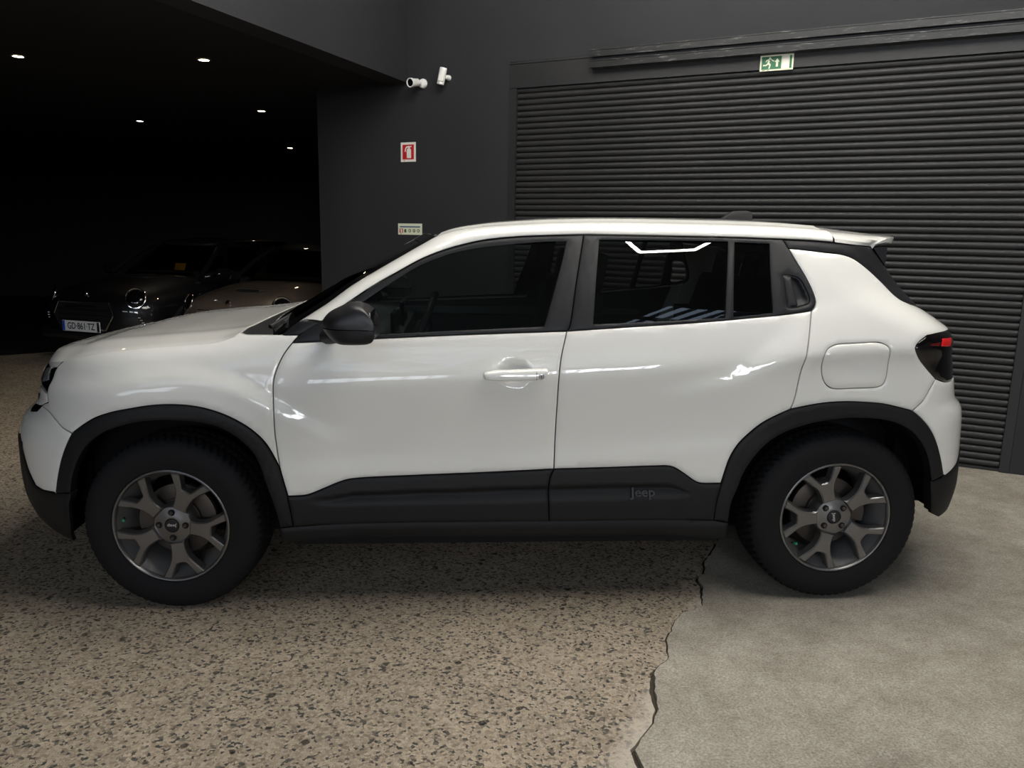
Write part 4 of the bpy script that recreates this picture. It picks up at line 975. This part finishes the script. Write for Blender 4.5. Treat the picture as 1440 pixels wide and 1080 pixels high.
MB().box((.86, .0, 1.33), (.03, .22, .06), bev=.012).build('rear_view_mirror', M['dash'], car, True)
# ---- wheels
WR, RR, WY = .343, .222, -.862
def tyre_mesh():
    n = 432; prof = []
    face = [(.2215, .010), (.226, .003), (.234, .0015), (.252, -.0015), (.275, -.003), (.297, -.0005), (.314, .006), (.326, .014), (.334, .023), (.3385, .033), (.3415, .045), (.343, .062), (.343, .075), (.343, .086), (.343, .098), (.343, .1075)]
    face = face[:-1] + [(.343, .1175)]; prof = face + [(r, .235 - h) for r, h in face[::-1][1:]]
    k = len(prof); vs = []; fs = []
    for i, (r, h) in enumerate(prof):
        for j in range(n):
            a = 2 * math.pi * j / n; rr = r
            if r > .325:
                d = abs(h - .1175); ph = (j + (d - .03) / .0105 * (1 if h < .1175 else -1)) % 6
                if ph < 1.3 and d > .010: rr -= .0075 if r > .336 else .0035
                if abs(d - .032) < .004: rr -= .006
            vs.append((rr * math.cos(a), h, rr * math.sin(a)))
    for h in (.086, .129):
        pass
    fs = [(i * n + j, i * n + (j + 1) % n, (i + 1) * n + (j + 1) % n, (i + 1) * n + j) for i in range(k - 1) for j in range(n)]
    me = bpy.data.meshes.new('tyre'); me.from_pydata(vs, [], [f[::-1] for f in fs]); me.update(); me.materials.append(M['rubber'])
    me.polygons.foreach_set('use_smooth', [True] * len(me.polygons)); auto_smooth(me, 40); return me
def spoke(ph):
    b = MB(); half = [(.305, .138), (.34, .118), (.42, .116), (.52, .130), (.60, .158), (.68, .205), (.80, .300), (.955, .41)]
    arc = [(.955 * math.cos(t), .955 * math.sin(t)) for t in np.radians([22.5, 18.5, 14.0])]
    notch = [(.90, .208), (.80, .150), (.712, .098), (.688, .078), (.680, .03)]
    poly = half[:-1] + [(arc[0][0], arc[0][1])] + arc[1:] + notch
    poly = poly + [(x, -y) for x, y in poly[::-1]]
    poly = [(x * RR, y * RR) for x, y in poly]; poly = ccw(poly); pin = inset(poly, .0042)
    c, s = math.cos(ph), math.sin(ph)
    def dep(x, y):
        r = math.hypot(x, y) / RR; return .006 + .006 * max(0, (.60 - r) / .30)**1.3 - .004 * max(0, r - .60)
    def at(q, o): return (q[0] * c - q[1] * s, dep(*q) + o, q[0] * s + q[1] * c)
    n = len(poly); vs = [at(q, 0) for q in pin] + [at(q, .0045) for q in poly] + [at(q, .034) for q in inset(poly, -.004)]
    co, _, tri, _, _, _ = delaunay_2d_cdt([V(q) for q in pin], [(i, (i + 1) % n) for i in range(n)], [], 1, 1e-6)
    fs = [tuple(t) for t in tri] + [(i, (i + 1) % n, n + (i + 1) % n, n + i) for i in range(n)] + [(n + i, n + (i + 1) % n, 2 * n + (i + 1) % n, 2 * n + i) for i in range(n)]
    return b.add(vs, fs)
def rim_parts(ph0, bolt0):
    b = MB()
    for k in range(5):
        q = spoke(math.radians(ph0 + 72 * k)); b.add(q.v, q.f)
    pass
    bl = MB(); bl.lathe([(.209, .0165), (.203, .034), (.190, .060), (.182, .085), (.178, .12), (.178, .19), (.20, .20)], 96)
    b.barrel = bl
    b.lathe([(.2225, .012), (.2225, .004), (.219, .002), (.215, .003), (.2115, .008), (.209, .017)], 96)   # lip
    b.lathe([(.0262, .019), (.0285, .0145), (.033, .0145), (.042, .0175), (.060, .0205), (.070, .0225), (.077, .032), (.080, .075), (.020, .075)], 64)   # hub with bolt seats
    return b
tyre_me = tyre_mesh()
def wheel(x, far, ph0, bolt0, txt_rot, first=None):
    rp_ = rim_parts(ph0, bolt0); r = rp_.build('wheel', M['alloy'], car, True); rp_.barrel.build('rim_barrel', M['alloy_in'], r, True)
    subs = [link('tyre', tyre_me, None, r)]
    MB().lathe([(.0, .0135), (.018, .0132), (.0245, .0145), (.0262, .018)], 40).build('centre_cap', M['satin'], r, True)
    for k in range(4):
        a = math.radians(bolt0 + 90 * k); c_ = (.050 * math.cos(a), 0, .050 * math.sin(a))
        MB().lathe([(.0125, .0160), (.0118, .0205)], 20, 'y', c_).lathe([(.0124, .0162), (.0, .0162)], 20, 'y', c_).build('bolt_seat', M['dark'], r)
        q = MB().lathe([(.0, .008), (.0055, .008), (.0078, .010), (.0078, .020)], 6, 'y', c_); q.build('lug_bolt', M['iron'], r)
    d = MB().lathe([(.05, .095), (.062, .078), (.085, .076), (.085, .092), (.138, .092), (.141, .094), (.141, .112), (.06, .114)], 64); d.build('brake_disc', M['iron'], r, True)
    ca = MB(); sg = -1 if x < 1 else 1
    pr = [(.088 * math.cos(t), .088 * math.sin(t)) for t in np.radians(np.linspace(-24, 24, 9))] + [(.150 * math.cos(t), .150 * math.sin(t)) for t in np.radians(np.linspace(22, -22, 9))]
    t0 = math.radians(180 - 8 if x < 1 else 8); pr = [(a * math.cos(t0) - b * math.sin(t0), a * math.sin(t0) + b * math.cos(t0)) for a, b in pr]
    ca.prism(pr, lambda a, b: (a * .98, .066, b * .98), lambda a, b: (a, .125, b)); cao = ca.build('brake_caliper', M['iron'], r)
    va = math.radians(174 if x < 1 else 216)
    MB().tube([(.190 * math.cos(va), .034, .190 * math.sin(va)), (.183 * math.cos(va), .016, .183 * math.sin(va))], [.004, .0045], 8).build('valve_stem', M['seal'], r)
    MB().tube([(.1835 * math.cos(va), .018, .1835 * math.sin(va)), (.180 * math.cos(va), .007, .180 * math.sin(va))], .0055, 10).build('valve_cap', M['green'], r, True)
    if not far:
        text('lettering', 'Jeep', .0165, .0006, Matrix.Translation((0, .0126, 0)) @ Matrix.Rotation(math.radians(txt_rot), 4, 'Y') @ FACE_SIDE, M['letter'], r, .0002, 1.25)
    k = .985 if x < 1 else 1.015
    r.location = (x, WY if not far else -WY, .3335 if x < 1 else .3465); r.scale = (k, k, k)
    r.rotation_euler = (0, 0, (math.pi if far else 0) + math.radians(-4 if x < 1 else 0))
    return r
wheel(0, False, -7, 0, 180); wheel(2.562, False, 38, 45, 80); wheel(0, True, 20, 10, 0); wheel(2.562, True, 50, 10, 0)
for x in (0, 2.562): MB().tube([(x, -.76, .341), (x, .76, .341)], .035, 12).build('axle', M['dark'], car)

# ================================================================ recessed lamps of the bay
LAMPS = [((-2.16, 2.60), 'recessed ceiling spotlight of the bay, nearest the left edge of the picture'), ((-.80, 2.50), 'recessed ceiling spotlight of the bay, upper one nearer the sloping bulkhead edge'),
         ((-.98, 4.95), 'bright recessed ceiling spotlight of the bay, left of the dark wall end'), ((-2.63, 6.03), 'faint white recessed spotlight deep in the bay, above the black hatchback nose'),
         ((-1.45, 8.63), 'faintest and deepest recessed spotlight, beside the dark wall end')]
for i, ((x, y), lab) in enumerate(LAMPS):
    t = thing('recessed_spotlight', lab, 'light', (x, y, BZ), 'recessed spotlights of the bay ceiling')
    MB().lathe([(.036, -.001), (.038, -.004), (.048, -.004), (.050, .0)], 24, 'z').build('bezel', M['lamp_ring'], t, True)
    MB().lathe([(.0, -.0025), (.036, -.0025)], 24, 'z').build('lamp_disc', M['lamp_cool'] if i == 3 else M['lamp'], t)
    d = bpy.data.lights.new('spot', 'SPOT'); d.energy = 16 if i == 0 else 8; d.color = (1, .86, .66); d.spot_size = math.radians(95); d.spot_blend = .5; d.shadow_soft_size = .03
    o = bpy.data.objects.new('spot', d); C.objects.link(o); o.location = (x, y, BZ - .02); o.parent = None
# ================================================================ devices and signs on the wall
def wall_frame(u, z, d=0.0):
    "matrix: x to the right along the wall, y out of the wall, z up"
    o = wp(u, d, z); return Matrix(((WU.x, WN.x, 0, o.x), (WU.y, WN.y, 0, o.y), (0, 0, 1, o.z), (0, 0, 0, 1)))
def fixed(name, label, cat, u, z, d=0.0):
    t = thing(name, label, cat); t.matrix_world = wall_frame(u, z, d); return t
t = fixed('security_camera', 'white bullet security camera under the bulkhead corner, pointing left', 'camera', -4.275, 2.628)
MB().lathe([(.0, .030), (.020, .030), (.034, .022), (.038, .010), (.038, .0)], 28).build('mount_base', M['cctv'], t, True)
D = V((-.12, .96, -.16)).normalized(); A0 = V((-.01, .035, .004))
bz = D; bx = bz.cross(V((0, 0, 1))).normalized(); by = bx.cross(bz)
def along(b, prof, n=28):
    "lathe along D"
    m0 = len(b.v); b.lathe(prof, n, 'z'); b.v[m0:] = [tuple(A0 + bx * q[0] + by * q[1] + bz * q[2]) for q in b.v[m0:]]; return b
along(MB(), [(.0, .0), (.016, .0), (.016, .03), (.022, .034)]).build('joint', M['cctv'], t, True)
bd_ = along(MB(), [(.0, .022), (.024, .024), (.031, .035), (.032, .10), (.036, .104), (.037, .125), (.034, .127), (.028, .122)]).build('camera_body', M['cctv'], t, True)
along(MB(), [(.028, .122), (.026, .116), (.0, .116)]).build('lens_window', M['lens_dark'], bd_, True)
along(MB(), [(.0, .121), (.007, .121), (.009, .117)]).build('lens', M['screen'], bd_, True)
t = fixed('motion_detector', 'small white motion detector tilted on a ball joint, right of the bullet camera', 'detector', -4.03, 2.655)
MB().lathe([(.0, .05), (.012, .047), (.018, .035), (.016, .02), (.022, .008), (.022, .0)], 20).build('ball_mount', M['cctv'], t, True)
R_ = Matrix.Rotation(math.radians(14), 3, 'Y') @ Matrix.Rotation(math.radians(-25), 3, 'Z')
b = MB(); pr = [(.030 * math.cos(a), .026 * math.sin(a)) for a in np.linspace(0, 2 * math.pi, 21)[:-1]]
secs_ = [(-.066, .80), (-.062, .96), (-.02, 1.0), (.03, 1.0), (.058, .97), (.064, .85)]
vs = []
for h, k in secs_: vs += [R_ @ V((a * k - .05, c * k + .055, h)) for a, c in pr]
n = len(pr); b.add(vs, [(i * n + j, i * n + (j + 1) % n, (i + 1) * n + (j + 1) % n, (i + 1) * n + j) for i in range(len(secs_) - 1) for j in range(n)] + [tuple(range(n)), tuple(range((len(secs_) - 1) * n, len(secs_) * n))])
b.build('detector_body', M['cctv'], t, True)
MB().box(R_ @ V((-.05, .083, -.018)), (.040, .006, .044), R_, .002).build('detector_lens', M['signwhite'], t)
def flat(t, name, poly, m, z=.004, th=.0008, parent=None):
    b = MB(); poly = ccw([(float(a), float(c)) for a, c in poly]); n = len(poly)
    co, _, tri, _, _, _ = delaunay_2d_cdt([V(q) for q in poly], [(i, (i + 1) % n) for i in range(n)], [], 1, 1e-7)
    b.add([(q.x, z + th, q.y) for q in co], [tuple(x) for x in tri]).add([(a, z + th, c) for a, c in poly] + [(a, z, c) for a, c in poly], [(i, (i + 1) % n, n + (i + 1) % n, n + i) for i in range(n)])
    return b.build(name, m, parent or t)
def sq(x0, x1, z0, z1): return [(x0, z0), (x1, z0), (x1, z1), (x0, z1)]
def circ(x, z, r, n=14): return [(x + r * math.cos(a), z + r * math.sin(a)) for a in np.linspace(0, 2 * math.pi, n + 1)[:-1]]
def plate(t, w, h, m): return MB().box((0, .002, 0), (w, .004, h)).build('sign_plate', m, t)
# fire extinguisher sign
t = fixed('fire_extinguisher_sign', 'square red and white fire extinguisher sign on the dark wall', 'sign', -4.427, 2.092)
p_ = plate(t, .150, .158, M['signwhite'])
flat(t, 'red_field', sq(-.057, .057, -.060, .060), M['red'])
def extinguisher(t, s, ox, oz, m, z):
    body = [(-.014, -.048), (.030, -.048), (.030, .016), (.026, .026), (.017, .032), (.017, .038), (.036, .044), (.034, .050), (.012, .049), (.004, .052), (-.020, .046), (-.030, .030), (-.036, .006), (-.026, .004), (-.022, .026), (-.014, .036), (.001, .040), (.001, .032), (-.010, .026), (-.014, .016)]
    flat(t, 'extinguisher_symbol', [(ox + a * s, oz + c * s) for a, c in body], m, z)
extinguisher(t, 1, 0, -.002, M['signwhite'], .0048)
flat(t, 'print_mark', sq(-.045, -.032, -.072, -.068), M['red'], .004)
# small instruction plaque
t = fixed('instruction_plaque', 'small cream instruction plaque with a blue line and five symbols, just above the windscreen', 'sign', -4.414, 1.455)
plate(t, .245, .094, M['cream'])
flat(t, 'title_bar', sq(-.105, .105, .014, .025), M['blue'])
flat(t, 'red_symbol', sq(-.108, -.072, -.032, .004), M['red'])
extinguisher(t, .30, -.090, -.014, M['signwhite'], .0048)
for k, x in enumerate((-.048, -.002, .042, .086)):
    if k == 0: q = [(x - .012, -.028), (x + .012, -.028), (x + .010, -.004), (x + .002, .002), (x - .010, -.004)]
    else: q = circ(x, -.013, .014)
    flat(t, 'round_symbol', q, M['olive'])
    if k: flat(t, 'symbol_centre', sq(x - .006, x + .006, -.020, -.006) if k != 2 else [(x - .008, -.018), (x + .002, -.018), (x + .008, -.006), (x - .002, -.006)], M['cream'], .0048)
flat(t, 'red_print', sq(-.096, -.088, -.044, -.036), M['red'])
# emergency exit sign
t = fixed('exit_sign', 'green emergency exit sign with running figure and arrow, on the shutter header under the track', 'sign', -1.487, 2.577, .0045)
plate(t, .212, .100, M['cream'])
flat(t, 'green_field', sq(-.096, .030, -.040, .040), M['signgreen'])
flat(t, 'green_strip', sq(.082, .096, -.040, .040), M['signgreen'])
flat(t, 'head', circ(-.044, .029, .0075), M['cream'], .0048)
man = [(-.052, .020), (-.036, .021), (-.026, .010), (-.016, .008), (-.015, .013), (-.028, .017), (-.035, .026), (-.050, .025), (-.066, .019), (-.072, .008), (-.066, .005), (-.062, .013), (-.055, .015), (-.060, -.004), (-.070, -.010), (-.086, -.010), (-.086, -.017), (-.067, -.018), (-.054, -.010), (-.046, -.014), (-.050, -.035), (-.042, -.036), (-.036, -.010), (-.047, .002), (-.042, .012)]
flat(t, 'running_figure', man, M['cream'], .0048)
flat(t, 'arrow', [(-.004, -.026), (.010, -.026), (.010, .004), (.019, .004), (.003, .026), (-.013, .004), (-.004, .004)], M['cream'], .0048)
flat(t, 'door_symbol', sq(.040, .074, -.040, .040), M['signwhite'], .004)
flat(t, 'print_mark', sq(-.090, -.072, -.047, -.044), M['olive'])
flat(t, 'print_mark', sq(-.060, -.044, -.047, -.044), M['olive'])

# ================================================================ two small hatchbacks standing in the dark bay
def small_car(name, label, P0, az, k, paint, scoop):
    "local frame: x forwards with the nose at 0, y to the car's left"
    t = thing(name, label, 'car', (P0[0], P0[1], .004)); t.rotation_euler = (0, 0, math.radians(az)); t.scale = (k, k, k)
    top = spl([0, .03, .10, .25, .6, 1.12, 1.6, 3.3, 3.55, 3.70, 3.78], [.66, .745, .805, .855, .915, .975, .965, .985, .95, .86, .70])
    wid = spl([0, .03, .10, .25, .5, .9, 2.8, 3.3, 3.6, 3.72, 3.78], [.36, .50, .63, .755, .825, .860, .862, .83, .72, .57, .40])
    bot = spl([0, .1, .3, 3.4, 3.78], [.34, .24, .21, .22, .40])
    ss = sorted(set([0, .01, .03, .06, .10, .16, .25, .36, .5] + list(np.arange(.6, 3.3, .09)) + [3.35, 3.45, 3.55, 3.63, 3.70, 3.75, 3.78])); nt = 40
    vs = []
    for s in ss:
        z1, z0, w = float(top(s)), float(bot(s)), float(wid(s)); zm, hh = (z0 + z1) / 2 - .02, 0
        for j in range(nt):
            a = 2 * math.pi * j / nt; c_, s_ = math.cos(a), math.sin(a); y = w * math.copysign(abs(c_)**.55, c_)
            z = zm + (z1 - zm if s_ > 0 else zm - z0) * math.copysign(abs(s_)**.62, s_); vs.append((-s, y, z))
    fs = [(i * nt + j, i * nt + (j + 1) % nt, (i + 1) * nt + (j + 1) % nt, (i + 1) * nt + j) for i in range(len(ss) - 1) for j in range(nt)] + [tuple(range(nt)), tuple(range((len(ss) - 1) * nt, len(ss) * nt))]
    MB().add(vs, fs).build('body', paint, t, True)
    # glasshouse and roof
    def ring(s0, s1, w, zf, n=36, pw=.5):
        out = []
        for j in range(n):
            a = 2 * math.pi * j / n; c_, s_ = math.cos(a), math.sin(a)
            x = -(s0 + s1) / 2 + (s1 - s0) / 2 * math.copysign(abs(c_)**pw, c_); out.append((x, w * math.copysign(abs(s_)**pw, s_), zf(-x)))
        return out
    rz = spl([1.5, 1.72, 2.0, 2.7, 3.2, 3.5], [1.30, 1.345, 1.385, 1.395, 1.36, 1.30])
    r0 = ring(1.08, 3.60, .765, lambda s: float(top(s)) - .012); r1 = ring(1.40, 3.50, .672, lambda s: 1.17); r2 = ring(1.70, 3.38, .575, lambda s: float(rz(s)) - .015)
    n = 36
    MB().add(r0 + r1 + r2, [(i * n + j, i * n + (j + 1) % n, (i + 1) * n + (j + 1) % n, (i + 1) * n + j) for i in range(2) for j in range(n)]).build("windows", M["car_glass"], t, True)
    r3 = ring(1.68, 3.40, .585, lambda s: float(rz(s)) - .012); r4 = ring(1.69, 3.39, .56, lambda s: float(rz(s)) + .008); r5 = ring(1.9, 3.2, .35, lambda s: float(rz(s)) + .025)
    MB().add(r3 + r4 + r5, [(i * n + j, i * n + (j + 1) % n, (i + 1) * n + (j + 1) % n, (i + 1) * n + j) for i in range(2) for j in range(n)] + [tuple(range(2 * n, 3 * n))]).build('roof', M['black_paint'], t, True)
    for s_ in (-1, 1):
        MB().tube([(-1.12, s_ * .70, .965), (-1.42, s_ * .635, 1.17), (-1.74, s_ * .53, 1.345)], [.035, .032, .03], 8).build('windscreen_pillar', M['gloss'], t, True)
        MB().tube([(-2.42, s_ * .765, .97), (-2.45, s_ * .67, 1.17), (-2.48, s_ * .575, 1.36)], .03, 8).build('middle_pillar', M['gloss'], t, True)
        MB().tube([(-1.10, s_ * .775, .965), (-1.8, s_ * .79, .968), (-2.6, s_ * .79, .975), (-3.4, s_ * .75, .975)], .008, 6).build('belt_trim', M['chrome'], t, True)
    b = MB(); b.box((-2.3, 0, .9), (2.2, 1.36, .18)); b.build('cabin', M['dark'], t)
    for y in (-.35, .35): MB().box((-2.35, y, 1.10), (.12, .42, .40), Matrix.Rotation(-.2, 3, 'Y'), .05).build('seat_back', M['interior'], t, True)
    # wheels
    for x in (-.74, -3.10):
        for s_ in (-1, 1):
            w = MB().lathe([(.20, s_ * .862), (.215, s_ * .872), (.26, s_ * .874), (.295, s_ * .862), (.305, s_ * .84), (.305, s_ * .68)], 48, 'y', (x, 0, .305)).build('wheel', M['rubber'], t, True)
            r = MB().lathe([(.0, s_ * .86), (.05, s_ * .862), (.06, s_ * .85), (.19, s_ * .842), (.203, s_ * .866)], 40, 'y', (x, 0, .305))
            for q in range(8):
                a = q * math.pi / 4; r.box((x + .12 * math.cos(a), s_ * .858, .305 + .12 * math.sin(a)), (.15, .012, .032), Matrix.Rotation(-a, 3, 'Y'))
            r.build('wheel_disc', M['alloy_in'], w)
            MB().tube([(x + .345 * math.cos(a), s_ * (.862 if abs(math.cos(a)) < .8 else .85), .305 + .345 * math.sin(a)) for a in np.radians(np.linspace(-8, 188, 25))], .030, 8).build('arch_trim', M['plastic'], t, True)
    # face: lamps, grille, bumper, plate
    for s_ in (-1, 1):
        nrm = V((.78, s_ * .52, .36)).normalized(); a1 = nrm.cross(V((0, 0, 1))).normalized(); a2 = a1.cross(nrm); c0 = V((-.185, s_ * .585, .745)); c0 += nrm * .03
        hd = MB().tube([c0 + nrm * .01 + a1 * .105 * math.cos(a) + a2 * .115 * math.sin(a) for a in np.linspace(0, 2 * math.pi, 33)[:-1]], .011, 8, True).build('headlamp', M['chrome'], t, True)
        vs = [c0 + nrm * (.01 + h) for h in ()]; b = MB(); rr = ((.102, .0), (.08, .018), (.045, .028), (.0, .031))
        b.lathe(rr, 28, 'z'); b.v = [tuple(c0 + nrm * (.002 + q[2]) + a1 * q[0] + a2 * q[1] * 1.08) for q in b.v]; b.build('lamp_lens', M['lens_dark'], hd, True)
        b = MB()
        for q in range(3): b.box((-.15 - .012 * q, s_ * (.645 + .012 * q), .545 - .03 * q), (.03, .09, .012), Matrix.Rotation(s_ * -.75, 3, 'Z'), .003)
        b.build('fog_lamp_fins', M['steel'], t, kind='stuff')
        MB().box((-1.32, s_ * .90, 1.01), (.14, .17, .12), Matrix.Rotation(s_ * .12, 3, 'Z'), .045).build('side_mirror', M['gloss'], t, True)
    gp = [(.012, -.43, .56), (.018, -.33, .40), (.020, .33, .40), (.012, .43, .56), (-.01, .36, .70), (-.01, -.36, .70)]
    g = MB().add([(a + .002, b_, c_) for a, b_, c_ in gp], [tuple(range(6))]).build('grille', M['dark'], t)
    MB().tube(gp, .012, 8, True).build('grille_frame', M['chrome'], g, True)
    for z in (.50, .56, .62): MB().box((.012, 0, z), (.01, .70, .010)).build('grille_bar', M['gloss'], g)
    bp = MB().box((-.02, 0, .335), (.10, 1.25, .12), bev=.03).build('bumper', M['gloss'] if paint is M['black_paint'] else paint, t, True)
    bg_ = MB(); bg_.lathe([(.0, .012), (.028, .010), (.034, .0)], 20, 'x', (-.05, 0, .79)).build('badge', M['chrome'], t, True)
    if scoop:
        b = MB(); rr = [(.17 * math.copysign(abs(math.cos(a))**.6, math.cos(a)), .022 * math.copysign(abs(math.sin(a))**.8, math.sin(a))) for a in np.linspace(0, 2 * math.pi, 29)[:-1]]
        b.prism(rr, lambda a, c_: (-.40, a, .905 + c_), lambda a, c_: (-.62, a * .9, .905 + c_ * .5)); so_ = b.build('bonnet_scoop', paint, t, True)
        b = MB(); b.prism([(a * .93, c_ * .78) for a, c_ in rr], lambda a, c_: (-.396, a, .905 + c_), lambda a, c_: (-.41, a, .905 + c_)); b.build('scoop_opening', M['dark'], so_)
    return t
bc = small_car('hatchback', 'black hatchback with round headlamp and white number plate in the dark bay', (-2.83, 4.70), 247.4, .92, M['black_paint'], False)
tc = small_car('hatchback', 'taupe hatchback with a bonnet scoop, half hidden behind the white car and the wall end', (-1.18, 4.02), 249, .90, M['tan_paint'], True)
# number plate of the black car: a part of it
lp = MB().box((.046, 0, .43), (.010, .55, .122), bev=.004).build('number_plate', M['plate'], bc)
fm = Matrix(((0, 0, 1, .0515), (1, 0, 0, 0), (0, 1, 0, .43), (0, 0, 0, 1)))
text('plate_text', 'GD·861·TZ', .105, .0006, fm @ Matrix.Translation((-.0, -.002, 0)), M['ink'], lp, .0016, .80)
MB().box((.0516, -.255, .43), (.002, .038, .114)).build('blue_band', M['plate_blue'], lp)
MB().box((.0516, .250, .43), (.002, .036, .112)).build('grey_band', M['steel'], lp)
MB().box((.0522, .250, .415), (.002, .020, .050)).build('band_print', M['ink'], lp)

card = MB().add([(-.075, 0, -.005), (.075, 0, -.005), (.075, .03, .075), (-.075, .03, .075), (-.075, .003, -.005), (.075, .003, -.005), (.075, .033, .075), (-.075, .033, .075)], [(0, 1, 2, 3), (7, 6, 5, 4), (0, 4, 5, 1), (1, 5, 6, 2), (2, 6, 7, 3), (3, 7, 4, 0)]).build('price_card', M['amber'])
tag(card, 'yellow card standing behind the windscreen of the black hatchback', 'card'); card.location = (-2.206, 5.80, .945)
card.rotation_euler = (0, 0, math.radians(247.4 + 90))
